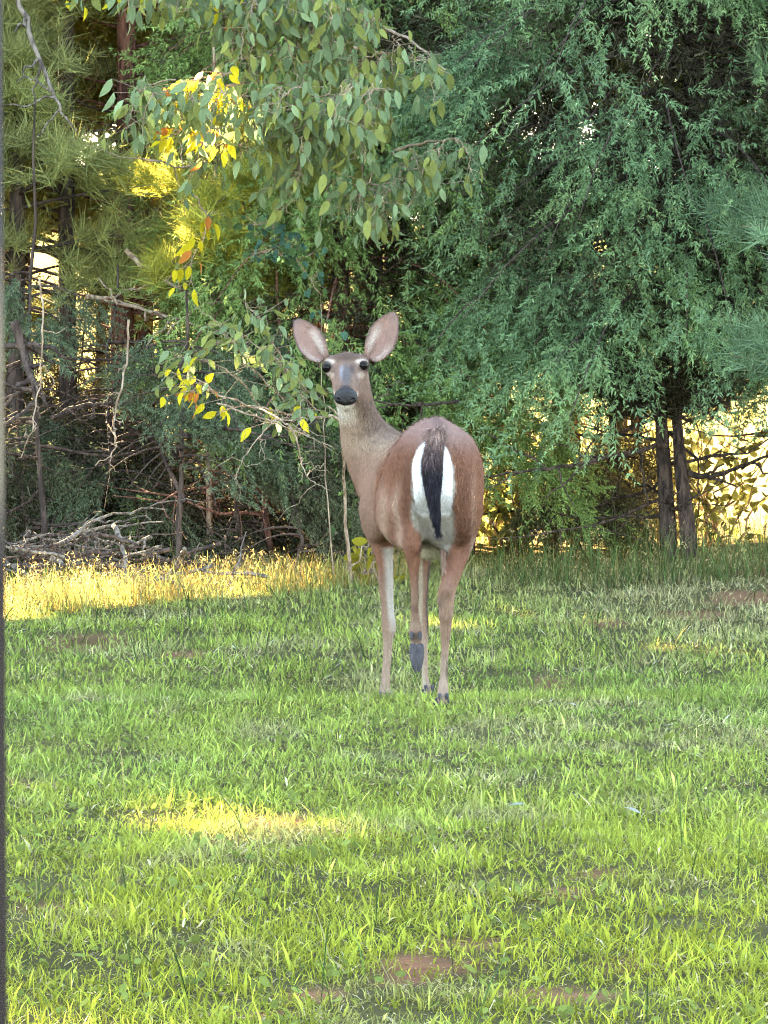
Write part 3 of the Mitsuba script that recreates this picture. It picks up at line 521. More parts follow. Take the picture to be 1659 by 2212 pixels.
def body_flow(p, n):
    h = ss(.36, .5, p[:, 2])[:, None] * ss(.95, .8, p[:, 2])[:, None]
    return np.array([0, 0, -1.0]) * 1.0 - HEAD * .9 * h + np.array([0, 0, 0]) * h
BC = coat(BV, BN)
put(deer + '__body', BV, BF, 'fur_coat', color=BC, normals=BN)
hv, hf, hc, hn = fur(BV, BF, BN, BC, 100000, lambda p: .009 + .007 * ss(.35, .55, p[:, 2]) * ss(.97, .9, p[:, 2]), body_flow, seed=2, width=.0020, lift=.16, var=.36)
k1 = deer + '__body__fur'; put(k1, hv, hf, 'fur_coat', color=hc, normals=hn); label(k1, kind='stuff')

# tail: a dark flattened switch over a white fringe
def strap(rows, sides=20, n=36):
    """rows of (u_left, u_right, v, Y, half depth); an elliptical loft"""
    R = smooth_line(np.array(rows, float), n); vs = []; ang = np.arange(sides) * 2 * np.pi / sides
    for ul, ur, vv, Y, hd in R:
        c = at((ul + ur) / 2, vv, Y); hw = max((ur - ul) / 2 / FPX * Y, .0015)
        vs.append(c + np.cos(ang)[:, None] * SIDE * hw - np.sin(ang)[:, None] * HEAD * max(hd, .001))
    V = np.vstack(vs); i, j = np.meshgrid(np.arange(n - 1), np.arange(sides), indexing='ij')
    q = np.stack([i * sides + j, (i + 1) * sides + j, (i + 1) * sides + (j + 1) % sides, i * sides + (j + 1) % sides], -1).reshape(-1, 4)
    f = np.vstack([q[:, [0, 1, 2]], q[:, [0, 2, 3]]]); m = len(V); V = np.vstack([V, V[:sides].mean(0), V[-sides:].mean(0)]); j = np.arange(sides)
    f = np.vstack([f, np.stack([j * 0 + m, j, (j + 1) % sides], 1), np.stack([j * 0 + m + 1, (n - 1) * sides + (j + 1) % sides, (n - 1) * sides + j], 1)])
    mm = trimesh.Trimesh(V, f, process=False); return V, f, np.array(mm.vertex_normals)
tv, tf, tn = strap([(929, 957, 925, 14.00, .018), (922, 958, 950, 13.975, .022), (916, 957, 975, 13.960, .024), (911, 956, 1005, 13.945, .024), (914, 955, 1040, 13.935, .022), (921, 951, 1074, 13.932, .018),
                    (929, 952, 1109, 13.935, .013), (940, 951, 1136, 13.94, .007), (945, 949, 1148, 13.94, .003)])
tz = HORIZON + (CAM_H - tv[:, 2]) / 13.95 * FPX
tc = np.array([.135, .090, .078]) * (1 - ss(930, 975, tz))[:, None] + np.array([.045, .032, .032]) * ss(930, 975, tz)[:, None]
tc = tc + (np.array([.007, .007, .011]) - tc) * ss(975, 1030, tz)[:, None] * .95
tail = deer + '__tail'; put(tail, tv, tf, 'fur_coat', color=tc, normals=tn); label(tail, 'dark brown tail hanging down, nearly black towards its tip')
down = lambda p, n: np.array([[0, 0, -1.0]]) + 0 * p
a = fur(tv, tf, tn, tc, 16000, .034, down, width=.0022, lift=.26, seed=4, var=.6); k1 = tail + '__tail_hair'; put(k1, a[0], a[1], 'fur_coat', color=a[2], normals=a[3]); label(k1, kind='stuff')
wv, wf, wn = strap([(917, 950, 955, 13.992, .012), (904, 965, 968, 13.982, .015), (893, 974, 990, 13.975, .017), (890, 978, 1015, 13.967, .018), (892, 978, 1045, 13.962, .017), (894, 978, 1074, 13.966, .010), (900, 975, 1092, 13.978, .005), (908, 972, 1104, 13.990, .002)])
wz = HORIZON + (CAM_H - wv[:, 2]) / 13.96 * FPX; wc = np.array([.56, .56, .57]) + (np.array([.42, .41, .39]) - .56) * ss(1040, 1085, wz)[:, None]; fr_ = deer + '__tail_fringe'; put(fr_, wv, wf, 'fur_coat', color=wc, normals=wn); label(fr_, 'white hair fringing both sides of the tail')
a = fur(wv, wf, wn, wc, 16000, .022, down, width=.0018, lift=.2, seed=6, var=.12); k1 = fr_ + '__fringe_hair'; put(k1, a[0], a[1], 'fur_coat', color=a[2] * .97, normals=a[3]); label(k1, kind='stuff')

# ears
def ear(root, tip, across, W, lab, sd):
    n, m = 30, 15; root, tip, across = map(np.asarray, (root, tip, across)); ax = tip - root; Ln = np.linalg.norm(ax); ax = ax / Ln
    ac = unit(across - ax * (across @ ax)); fw = np.cross(ac, ax); fw = fw * (1 if fw[1] < 0 else -1)   # fw: towards the opening
    u = np.linspace(0, 1, n)[:, None]; s = np.linspace(-1, 1, m)[None, :]
    prof = np.interp(u, [0, .08, .2, .35, .5, .65, .8, .9, .96, 1], [.50, .62, .82, .97, 1.0, .91, .70, .49, .30, .05])
    skew = 0 * u; po = np.interp(u, [0, .08, .2, .35, .5, .65, .8, .9, .96, 1], [.62, .90, 1.16, 1.30, 1.24, 1.06, .80, .56, .38, .05]); pi_ = np.interp(u, [0, .08, .2, .35, .5, .65, .8, .9, .96, 1], [.30, .42, .64, .82, .90, .84, .62, .42, .28, .05]); half = np.where(s * sd > 0, pi_, po)
    wob = .02 * np.sin(u * 23 + sd) * (np.abs(s) > .9)
    cup = (.30 + .45 * (1 - u)) * W * prof
    P = root + ax * (u * Ln)[..., None] + ac * ((s * half + wob) * W)[..., None] + fw * (cup * (s**2) + .012 * u**2 - .15 * cup)[..., None]
    th = .0016 + .003 * (1 - s**2) * (1 - u); nb = unit(np.cross(np.gradient(P, axis=0), np.gradient(P, axis=1))); nb = nb * np.sign((nb * fw).sum(-1, keepdims=True))
    Q = P - nb * (th * 2)[..., None]; V = np.vstack([P.reshape(-1, 3), Q.reshape(-1, 3)])
    i, j = np.meshgrid(np.arange(n - 1), np.arange(m - 1), indexing='ij'); q = np.stack([i * m + j, i * m + j + 1, (i + 1) * m + j + 1, (i + 1) * m + j], -1).reshape(-1, 4)
    q = np.vstack([q, q[:, ::-1] + n * m]); e = list(range(0, m)) + [k * m + m - 1 for k in range(1, n)] + [(n - 1) * m + k for k in range(m - 2, -1, -1)] + [k * m for k in range(n - 2, 0, -1)]
    e = np.array(e); e2 = np.roll(e, -1); q = np.vstack([q, np.stack([e, e2, e2 + n * m, e + n * m], 1)])
    f = np.vstack([q[:, [0, 1, 2]], q[:, [0, 2, 3]]]); mm = trimesh.Trimesh(V, f, process=False); mm.fix_normals()
    U, S = np.broadcast_to(u, (n, m)), np.broadcast_to(s, (n, m)); inner = S * sd      # +1: the edge towards the middle of the head
    ci = np.array([.215, .135, .112]) * np.ones((n, m, 3)) * (.85 + .3 * meshkit.fbm(P * 60, 3))[..., None]
    wh = np.exp(-((inner - .55) / .28)**2) * ss(.02, .2, U) * ss(.75, .45, U); ci = ci + (np.array([.43, .37, .335]) - ci) * wh[..., None] * .85
    wl = np.exp(-((inner + .75) / .2)**2) * ss(.6, .1, U); ci = ci + (np.array([.40, .33, .28]) - ci) * wl[..., None] * .7
    dk = np.exp(-((inner - .1) / .14)**2) * ss(.45, .05, U); ci = ci + (np.array([.06, .04, .034]) - ci) * dk[..., None] * .7  # shade painted into the hollow at the base of the ear
    gt = ss(.70, .98, U); ci = ci + (np.array([.16, .118, .108]) - ci) * gt[..., None] * .6
    rim = ss(.90, 1.0, np.abs(S)) * ss(.1, .3, U); ci = ci + (np.array([.045, .034, .032]) - ci) * rim[..., None] * .75
    co = np.tile([.11, .075, .06], (n * m, 1)); C = np.vstack([ci.reshape(-1, 3), co])
    k = key_for('ear', deer); nv = np.array(mm.vertex_normals); put(k, V, np.array(mm.faces), 'fur_coat', color=C, normals=nv); label(k, lab)
    fi = np.array(mm.faces); inn = (np.arange(len(V)) < n * m) * (.15 + np.concatenate([(wh + wl).ravel(), np.zeros(n * m)]))
    h = fur(V, fi, nv, C, 3500, .010, lambda p, q: np.tile(ax + .3 * ac * sd * -1, (len(p), 1)), width=.0012, lift=.3, seed=9 + int(sd), keep=inn + 1e-4, var=.2)
    kk = k + '__ear_hair'; put(kk, h[0], h[1], 'fur_coat', color=h[2], normals=h[3]); label(kk, kind='stuff')
ear(at(700, 776, 14.765), at(639, 694, 14.79), [.72, -.1, -.70], .0440, 'ear standing out over the lawn side, its pink inside turned forward', 1.0)
ear(at(795, 774, 14.765), at(851, 677, 14.79), [.78, .1, .60], .0440, 'ear standing higher, its pink inside turned forward', -1.0)

# eyes, nose
for u, v in ((705.5, 794), (784.5, 789.5)):
    q = 1 if u > 750 else -1
    m = trimesh.creation.icosphere(3, .0165); m.apply_scale([.95, .95, .97]); m.apply_translation(at(u, v, 14.6785))
    put(key_for('eye', deer), m.vertices, m.faces, 'wet_black', smooth=True)
    k = np.linspace(-.9, .9, 12); lid = np.array([at(u, v, 14.668) + np.array([math.sin(t) * .0165, .004 * (1 - math.cos(t)) * 3, math.cos(t) * .0115 - .0005]) for t in k * 1.45])
    tv2, tf2 = tube(lid, .0022 * np.sin(np.linspace(.35, 2.8, 12)), 6); put(key_for('eyelid', deer), tv2, tf2, 'fur_coat', color=np.tile([.05, .04, .035], (len(tv2), 1)), smooth=True)
G = Field([px(700, 14.5), 14.46, .84], [px(795, 14.5), 14.66, 1.02], .0022)
I3 = np.array([nx, ny_, nz_])
G.ell(at(747, 853, 14.562), (.0335, .021, .0245), axes=I3, k=.01)
G.ell(at(735, 860, 14.560), (.0195, .018, .0190), axes=I3, k=.01); G.ell(at(759, 860, 14.560), (.0195, .018, .0190), axes=I3, k=.01)
G.ell(at(747, 866, 14.562), (.018, .016, .014), axes=I3, k=.012)
for u, w_ in ((731.5, -1), (762.5, 1)):                                     # nostrils cut in
    c = at(u, 863, 14.538); A = np.array([unit([.8, 0, -.6 * w_ * -1]), unit([0, -1, .0]), unit([.6 * w_ * -1, 0, .8])])
    sl, p = G.box(c - .03, c + .03, 0); qq = (p - c) @ A.T; dd = (np.linalg.norm(qq / np.array([.0085, .011, .0040]), axis=-1) - 1) * .004
    G.d[sl] = np.maximum(G.d[sl], np.where(dd < .002, -dd, -1))
sl, p = G.box(at(747, 874, 14.55) - .02, at(747, 858, 14.53) + .02, 0); c = at(747, 870, 14.541); qq = p - c
dd = (np.linalg.norm(qq / np.array([.0018, .006, .013]), axis=-1) - 1) * .0018; G.d[sl] = np.maximum(G.d[sl], np.where(dd < .002, -dd, -1))
gv, gf = G.surface(); gm = trimesh.Trimesh(gv, gf, process=False)
put(deer + '__nose', gm.vertices, gm.faces, 'nose_skin', smooth=True)
# hooves
def toe(name, top, tip, r0, r1, lab=None):
    top, tip = np.asarray(top), np.asarray(tip); t = np.linspace(0, 1, 9); prof = r0 * np.array([.75, 1, 1.04, 1.03, 1.0, .93, .78, .52, .12])
    v, f = tube(top + (tip - top) * t[:, None], prof, 12, squash=1.25); k = key_for(name, deer); put(k, v, f, 'hoof_horn', smooth=45)
    if lab: label(k, lab)
def foot(u, v, Y, ground, wid=.0125):
    c = at(u, v, Y)
    for q in (-1, 1): toe('hoof', c + SIDE * q * .0115 + np.array([0, 0, .004]), np.array([c[0], c[1], ground]) + SIDE * q * .010 + HEAD * .040, wid, 0)
    for q in (-1, 1): toe('dewclaw', c + SIDE * q * .011 - HEAD * .010 + np.array([0, 0, .026]), c + SIDE * q * .012 - HEAD * .021 + np.array([0, 0, .006]), .0055, 0)
for u, v, Y in ((955.5, 1516, 13.985), (827.5, 1512, 14.735), (925, 1497, 14.895)):
    foot(u, v, Y, at(u, v, Y)[2] - .022)
for q in (-1, 1):
    toe('hoof', at(900 + q * 7.4, 1391, 14.112), at(901 + q * 3.5, 1453, 14.085), .0110, 0, 'slate grey hoof half of the lifted foot')
    toe('dewclaw', at(898.5 + q * 9, 1366, 14.108), at(898.5 + q * 9, 1382, 14.09), .0058, 0)
# ---------------------------------------------------------------- grass
def blades(x, y, L, W, lean, col, r, bend=.5):
    """grass blades rooted at (x, y): each a bent tapering strip of three triangles"""
    n = len(x); p = np.stack([x, y, gz(x, y) - .004], 1); a = r.random(n) * 6.283; h = np.stack([np.cos(a), np.sin(a), 0 * a], 1); sd = np.stack([-h[:, 1], h[:, 0], 0 * a], 1)
    tw = r.normal(size=n)[:, None] * .7; sd = unit(sd + h * tw)
    el = lean; c, s = np.cos(el)[:, None], np.sin(el)[:, None]; el2 = el - bend * (.3 + r.random(n)); c2, s2 = np.cos(el2)[:, None], np.sin(el2)[:, None]
    m = p + (h * c + [0, 0, 1] * s) * (L * .5)[:, None]; t = m + (h * c2 + np.array([0, 0, 1.0]) * s2) * (L * .5)[:, None]; t[:, 2] = np.maximum(t[:, 2], p[:, 2] + .006)
    w = (W * .5)[:, None]; V = np.stack([p - sd * w * .7, p + sd * w * .7, m - sd * w, m + sd * w, t], 1).reshape(-1, 3)
    f = np.array([[0, 1, 3], [0, 3, 2], [2, 3, 4]])[None] + (np.arange(n) * 5)[:, None, None]
    C = np.repeat(col[:, None], 5, 1) * np.array([.75, .75, 1.0, 1.0, 1.1])[None, :, None]
    return V, f.reshape(-1, 3), np.clip(C.reshape(-1, 3), .004, .8)
def lawn_points(n, y0, y1, r, side=1.30, extra=.25):
    y = np.sqrt(y0**2 + (y1**2 - y0**2) * r.random(n)); x = (r.random(n) * 2 - 1) * (.0842 * y * side + extra); return x, y
def nz(x, y, s, seed, o=3): return meshkit.fbm(np.stack([x * s, y * s, 0 * x], -1), o, seed)
def lawn(n, y0, y1, Lr, Wr, seed, kind):
    r = np.random.default_rng(seed); x, y = lawn_points(n, y0, y1, r); keep = r.random(n) > bare(x, y) * .93
    keep &= (y < 24.2 - .3 * x) & (r.random(n) < .1 + 1.5 * nz(x, y, 5.5, 95)); x, y = x[keep], y[keep]; n = len(x)
    big, med = nz(x, y, .8, 31), nz(x, y, 3.0, 32); near = ss(12.5, 8.5, y + 1.6 * (med - .5)); dry = np.clip(ss(.52, .72, nz(x, y, 3.2, 33)) * .55 + ss(.2, 1.6, x) * ss(15, 19, y) * .75 + .25 * ss(18, 21, y), 0, .9)
    green, lime, blue, tan = map(np.array, ([.225, .285, .060], [.300, .340, .045], [.175, .255, .060], [.46, .41, .25]))
    c = green + (lime - green) * np.clip(near * (.35 + 1.0 * med), 0, 1)[:, None]; c = c + (blue - c) * (ss(.5, .68, big) * (1 - near) * .7)[:, None]
    c = c + (np.array([.29, .265, .145]) - c) * dry[:, None]; c = c * np.exp(.34 * r.normal(size=(n, 1))) * (.6 + .8 * nz(x, y, 7, 35)[:, None])
    st = r.random(n) < (.12 + .20 * dry); c[st] = tan * np.exp(.35 * r.normal(size=(st.sum(), 1)))
    c = c * (1.22 - .22 * near)[:, None]
    hi = .35 + 1.2 * nz(x, y, 5.5, 95); L = (Lr[0] + (Lr[1] - Lr[0]) * r.random(n)) * hi; W = Wr[0] + (Wr[1] - Wr[0]) * r.random(n)
    lean = np.clip((.85 if kind == 'fine' else .50) + .45 * r.normal(size=n), .05, 1.5); lean[st] *= .5
    return blades(x, y, L, W, lean, c, r)
P = [lawn(70000, 7.0, 10.6, (.022, .052), (.0015, .0030), 1, 'fine'), lawn(13000, 7.0, 11.5, (.032, .068), (.0042, .0085), 2, 'broad'),
     lawn(100000, 10.4, 15.5, (.020, .052), (.0018, .0034), 3, 'fine'), lawn(12000, 10.5, 16, (.035, .08), (.004, .007), 4, 'broad'),
     lawn(95000, 15.5, 24.5, (.027, .064), (.0026, .0046), 5, 'fine')]
V, f = joined([(a, b) for a, b, c in P]); put('grass', V, f, 'blade', color=np.vstack([c for a, b, c in P])); label('grass', 'short mixed lawn grass covering the foreground and running back to the trees', 'grass', kind='stuff')
# long stems leaning over the lawn
r = np.random.default_rng(8); x, y = lawn_points(1500, 7.2, 22, r); L = .10 + .16 * r.random(1500)
ca = np.where(r.random((1500, 1)) < .6, [[.045, .085, .025]], [[.22, .21, .10]]) * np.exp(.25 * r.normal(size=(1500, 1)))
V, f, c = blades(x, y, L, np.full(1500, .0026) + .002 * (y > 15), np.clip(.8 + .35 * r.normal(size=1500), .2, 1.45), ca, r, bend=.35); put('grass_stems', V, f, 'blade', color=c); label('grass_stems', 'thin long grass stems leaning over the lawn', 'grass', kind='stuff')
# the sunlit strip of long grass with seed heads, and rank grass under the right-hand trees
def long_grass(key, text, n, test, Lr, col, seed, heads, y0=17.5, y1=25.0):
    r = np.random.default_rng(seed); x, y = lawn_points(n * 4, y0, y1, r, 1.25); k = test(x, y) > r.random(len(x)); x, y = x[k][:n], y[k][:n]; n = len(x)
    c = np.array(col) * np.exp(.3 * r.normal(size=(n, 1))) * np.where(r.random((n, 1)) < .35, [[1.25, .95, .8]], [[.85, 1.0, .8]])
    L = Lr[0] + (Lr[1] - Lr[0]) * r.random(n)**2; W = .0026 + .0030 * r.random(n); V, f, C = blades(x, y, L, W, np.clip(1.25 + .22 * r.normal(size=n), .5, 1.55), c, r, bend=.45)
    parts = [(V, f, C)]
    if heads:
        i = r.choice(n, heads, replace=False); tip = V.reshape(-1, 5, 3)[i, 4]; m = 9; p = np.repeat(tip, m, 0) + r.normal(size=(heads * m, 3)) * [.012, .012, .020]; d = unit(r.normal(size=p.shape) + [0, 0, 1.0]); w = unit(np.cross(d, r.normal(size=p.shape))) * .0022
        v2 = np.stack([p - w, p + w, p + d * .016], 1).reshape(-1, 3); parts.append((v2, np.arange(len(v2)).reshape(-1, 3), np.tile([.42, .33, .16], (len(v2), 1)) * np.repeat(np.exp(.2 * r.normal(size=(len(p), 1))), 3, 0)))
    vv, ff = joined([(a, b) for a, b, c in parts]); put(key, vv, ff, 'blade', color=np.vstack([c for a, b, c in parts])); label(key, text, 'long grass', kind='stuff')
strip = lambda x, y: ((y > L0[1] + sl_ * (x - L0[0]) - .1) & (y < L0[1] + .9 * sl_ * (x - L0[0]) + 2.1) & (x < .15)) * (.4 + nz(x, y, 3, 41))
long_grass('long_grass', 'tall dry seeding grass along the left wood edge, caught by the sun', 15000, strip, (.05, .18), [.31, .265, .095], 42, 900)
rank = lambda x, y: ((y > 20.6 - .35 * (x - 1)) & (x > .35) & (y < 24.5)) * ss(.45, .7, nz(x, y, 1.6, 44)) * ss(.3, .9, x) * .9
long_grass('rank_grass', 'rank grey green grass around the twin trunk on the right', 9000, rank, (.08, .34), [.10, .13, .055], 45, 250)

# small round leaved weeds and dead thatch in the sward
r = np.random.default_rng(61); x, y = lawn_points(6000, 7.0, 14, r); k = nz(x, y, 2.3, 62) > .56; x, y = x[k], y[k]; n = len(x); p = np.stack([x, y, gz(x, y) + .008 + .022 * r.random(n)], 1)
a = r.random(n) * 6.283; s_ = .006 + .007 * r.random(n); ex = np.stack([np.cos(a), np.sin(a), .5 * r.normal(size=n)], 1); ey = np.stack([-np.sin(a), np.cos(a), .5 * r.normal(size=n)], 1); ring = [(1, 0), (.6, .62), (-.1, .66), (-.8, .3), (-.8, -.3), (-.1, -.66), (.6, -.62)]
V = np.stack([p + ex * (s_ * q)[:, None] + ey * (s_ * w)[:, None] for q, w in ring], 1).reshape(-1, 3); f = np.array([[0, i, i + 1] for i in range(1, 6)])[None] + (np.arange(n) * 7)[:, None, None]
c = np.repeat(np.array([.17, .215, .055]) * np.exp(.25 * r.normal(size=(n, 1))), 7, 0); put('lawn_weeds', V, f.reshape(-1, 3), 'blade', color=c); label('lawn_weeds', 'small round leaved weeds scattered low in the lawn', 'weeds', kind='stuff')
x, y = lawn_points(16000, 7.0, 16, r, 1.3); n = len(x); k = (r.random(n) < .35 + .65 * bare(x, y)) ; x, y = x[k], y[k]; n = len(x); V, f, c = blades(x, y, .03 + .06 * r.random(n), np.full(n, .0022), np.abs(.14 * r.normal(size=n)), np.array([.34, .27, .16]) * np.exp(.4 * r.normal(size=(n, 1))), r, bend=.1); put('dead_thatch', V, f, 'blade', color=c); label('dead_thatch', 'dry dead grass lying flat between the green blades and on the bare soil', 'dry grass', kind='stuff')
# ---------------------------------------------------------------- broad leaves: a drooping dogwood, a low leafy bough
def leaf_mesh(p, d, nrm, L, W, fold=.25, curl=.25):
    """one leaf: a pointed oval of eight triangles folded along its midrib"""
    t = np.array([0, .22, .5, .78, 1.0]); w = np.array([.12, .85, 1.0, .62, .02]); s = unit(np.cross(d, nrm)); nrm = np.cross(s, d)
    mid = p + d * (t * L)[:, None] - nrm * (curl * L * t**2)[:, None]; V = np.vstack([mid, mid + s * (w * W / 2)[:, None] + nrm * (w * W / 2 * fold)[:, None], mid - s * (w * W / 2)[:, None] + nrm * (w * W / 2 * fold)[:, None]])
    f = []
    for i in range(4): f += [[i, i + 1, 6 + i], [i, 6 + i, 5 + i], [i, 10 + i, 11 + i], [i, 11 + i, i + 1]]
    return V, np.array(f)
class Leaves:
    def __init__(s, key, seed): s.key, s.r, s.items, s.tw = key, np.random.default_rng(seed), [], []
    def twig(s, pts, rad, leaves, L, W, col, hang=.8, yellow=0.0, n=14, bare_=.1):
        r = s.r; ln = smooth_line(np.array(pts), n); ln = ln + r.normal(size=ln.shape) * .006; s.tw.append(tube(ln, np.linspace(rad, rad * .3, n), 6))
        for q in range(leaves):
            t = (bare_ + (1 - bare_) * r.random()) * (n - 1.01); i = int(t); p = ln[i] + (ln[i + 1] - ln[i]) * (t - i); tg = unit(ln[i + 1] - ln[i])
            o = r.normal(size=3) * .05 * [1, 1, .6]; p2 = p + o + tg * .01; d = unit(np.array([0, 0, -1.0]) * hang + tg * .45 * r.random() + r.normal(size=3) * .28 + unit(o) * .3); nr = unit(r.normal(size=3) + np.array([0, -1.0, .3]))
            if abs(d @ nr) > .9: nr = np.array([1.0, 0, 0])
            nr = unit(nr - d * (nr @ d)); c = np.array(col) * np.exp(.22 * r.normal()) * (np.array([1.15, 1.05, .7]) if r.random() < .4 else np.array([.92, 1.0, 1.15]))
            if r.random() < yellow: c = np.array([.62, .55, .03]) * np.exp(.15 * r.normal()) if r.random() < .85 else np.array([.50, .20, .05])  # yellow leaves hold the backlit sun in their colour
            l = L * (.65 + .55 * r.random()); s.items.append((*leaf_mesh(p2, d, nr, l, W * l / L, fold=.2 + .3 * r.random(), curl=.1 + .3 * r.random()), c, p2)); s.tw.append(tube(np.array([p, p2]), [.0012, .0009], 4, cap=False))
    def done(s, single, prefix='leaf'):
        keep = shaded(np.array([q[3] for q in s.items])); s.items = [q for q, k in zip(s.items, keep) if k]
        v, f = joined(s.tw); put(s.key + '__twigs', v, f, 'twig_bark', smooth=True); it = sorted(s.items, key=lambda q: q[3][1]); rest = it[single:]
        for q in it[:single]: k = key_for(prefix, s.key); put(k, q[0], q[1], 'leaf', color=np.tile(q[2], (len(q[0]), 1)), smooth=True)
        if rest: v, f = joined([(q[0], q[1]) for q in rest]); put(s.key + '__foliage', v, f, 'leaf', color=np.vstack([np.tile(q[2], (len(q[0]), 1)) for q in rest]), smooth=True); label(s.key + '__foliage', kind='stuff')
LG = [.225, .285, .135]
k = thing('dogwood_tree', 'broadleaved tree with drooping oval leaves, some coloured sunlit yellow, above the doe', 'broadleaved tree'); D = Leaves(k, 7)
bx = px(905, 23.3); ln = smooth_line([[bx, 23.3, float(gz(bx, 23.3)) - .08], at(895, 900, 23.3), at(880, 560, 23.3), at(860, 250, 23.2), at(820, -60, 23.0), at(800, -500, 22.8)], 24)
v, f = tube(ln, np.linspace(.038, .012, 24), 12, rough=.06); put(k + '__trunk', v, f, 'dark_bark', smooth=True)
def hangers(a, b, n, droop, leaves, Y, spread=26, **kw):
    """twigs hanging from the limb a -> b"""
    for q in range(n):
        t = (q + D.r.random()) / n; u, v_ = a[0] + (b[0] - a[0]) * t, a[1] + (b[1] - a[1]) * t; du = D.r.normal() * spread + (b[0] - a[0]) * .06; y_ = Y + D.r.normal() * .12
        D.twig([at(u, v_, y_), at(u + du * .6, v_ + droop * .35 + D.r.normal() * 6, y_ - .03), at(u + du, v_ + droop * (.8 + .5 * D.r.random()), y_ - .05)], .0035, leaves, .078, .034, LG, **kw)
limbs = [((835, 190), (420, 300), 20.5), ((830, 120), (500, 60), 20.4), ((845, 230), (600, 330), 20.6), ((850, 330), (1000, 300), 20.7), ((815, 40), (480, -30), 20.4), ((800, -40), (300, -60), 20.3), ((860, 420), (760, 400), 20.8), ((840, 180), (300, 200), 20.2), ((830, 60), (960, 150), 20.6)]
for (a, b, Y) in limbs:
    D.twig([at(a[0] + 15, a[1] + 25, 23.1), at(a[0], a[1], 22.0), at((a[0] + b[0]) / 2, (a[1] + b[1]) / 2 - 10, Y + .25), at(*b, Y)], .011, 0, .07, .03, LG, n=16)
    hangers(a, b, max(6, int(abs(a[0] - b[0]) / 19)), 78, 14, Y)
D.twig([at(520, 150, 20.25), at(470, 165, 20.25), at(400, 175, 20.25), at(340, 200, 20.25)], .004, 40, .075, .036, LG, yellow=.75)
D.twig([at(540, 205, 20.25), at(490, 215, 20.25), at(440, 210, 20.25), at(400, 215, 20.2)], .004, 40, .078, .036, LG, yellow=.8)
D.twig([at(520, 312, 20.25), at(470, 310, 20.25), at(420, 290, 20.25), at(370, 288, 20.2)], .004, 34, .075, .032, LG, yellow=.75)
D.twig([at(560, 15, 20.3), at(510, 10, 20.3), at(455, 5, 20.3)], .004, 18, .075, .036, LG, yellow=.7); D.twig([at(330, -30, 20.3), at(250, -10, 20.3), at(130, -15, 20.3)], .004, 24, .075, .036, LG, yellow=.35)
D.twig([at(380, 170, 20.1), at(320, 185, 20.1), at(290, 200, 20.1)], .004, 16, .10, .045, LG); D.twig([at(420, 420, 21), at(450, 480, 21), at(420, 560, 21), at(410, 610, 21)], .004, 24, .07, .032, LG, yellow=.7)
for u in (640, 720, 790, 850, 900): D.twig([at(u + 20, 360, 20.7), at(u, 400, 20.65), at(u - 25, 455, 20.6)], .004, 15, .078, .034, LG)
D.done(290)
k = thing('leafy_bough', 'low leafy branch left of the doe, its lowest leaves coloured sunlit yellow', 'branch'); D = Leaves(k, 9)
base = at(700, 1000, 20.6); mainl = [at(735, 905, 20.5), at(640, 895, 20.2), at(560, 880, 20.0), at(470, 850, 19.9), at(400, 800, 19.8)]
D.twig([[base[0] + .12, 21.0, float(gz(base[0], 21.0)) - .05], at(745, 1080, 20.8), at(742, 980, 20.6), at(735, 905, 20.5)], .010, 0, .07, .03, LG, n=14)
D.twig(mainl, .008, 30, .062, .030, LG, yellow=.35, n=20)
for (a, b, c, yl, n_) in (((735, 905), (620, 800), (520, 720), 0, 40), ((640, 895), (540, 790), (470, 700), 0, 44), ((560, 880), (480, 790), (372, 770), .12, 44), ((470, 850), (420, 830), (380, 815), .4, 18), ((470, 850), (440, 840), (405, 842), .9, 16),
                          ((620, 800), (570, 700), (530, 655), 0, 34), ((560, 880), (510, 880), (470, 890), .7, 9), ((640, 895), (600, 905), (560, 915), .4, 10), ((700, 900), (640, 840), (590, 770), 0, 34), ((540, 790), (500, 740), (455, 745), 0, 26)):
    D.twig([at(*a, 20.2), at(*b, 20.0), at(*c, 19.85)], .004, n_, .064, .030, LG if yl < .5 else [.14, .16, .05], yellow=yl, hang=.6)
D.done(200)
k = thing('creeper', 'cluster of small round blue green leaves on the cedar left of the doe', 'vine'); D = Leaves(k, 13)
D.twig([at(690, 640, 21.5), at(640, 560, 21.4), at(600, 500, 21.3), at(545, 480, 21.3)], .003, 60, .042, .036, [.085, .165, .105], hang=.5); D.twig([at(640, 560, 21.4), at(590, 545, 21.3), at(560, 540, 21.3)], .003, 45, .042, .036, [.085, .165, .105], hang=.5)
D.twig([[px(720, 21.6), 21.6, float(gz(px(720, 21.6), 21.6))], at(700, 900, 21.6), at(690, 640, 21.5)], .004, 10, .042, .036, [.085, .165, .105]); D.done(60)

# ---------------------------------------------------------------- dead wood
def stick(name, text, cat, pts, r0, r1, bsdf, n=16, group=None, side=0, seed=0, amp=.004, sr=.35):
    r = np.random.default_rng(seed); k = thing(name, text, cat, group); ln = smooth_line(np.array(pts, float), n) + r.normal(size=(n, 3)) * amp; v, f = tube(ln, np.linspace(r0, r1, n), 7, rough=.12, seed=seed); put(k + '__stem', v, f, bsdf, smooth=True)
    for q in range(side):
        i = int((.2 + .75 * (q + r.random()) / side) * (n - 2)); o = ln[i]; tg = unit(ln[i + 1] - ln[i]); L = np.linalg.norm(ln[-1] - ln[0]) * sr * (.4 + .8 * r.random()); d = unit(tg * .7 + r.normal(size=3) * [1, .5, .8])
        l2 = wander(o, o + d * L, 8, .012, seed * 13 + q); v, f = tube(l2, np.linspace(r1 + (r0 - r1) * (1 - i / n) * .55, r1 * .7, 8), 5); put(key_for('side_twig', k), v, f, bsdf, smooth=True)
    return k
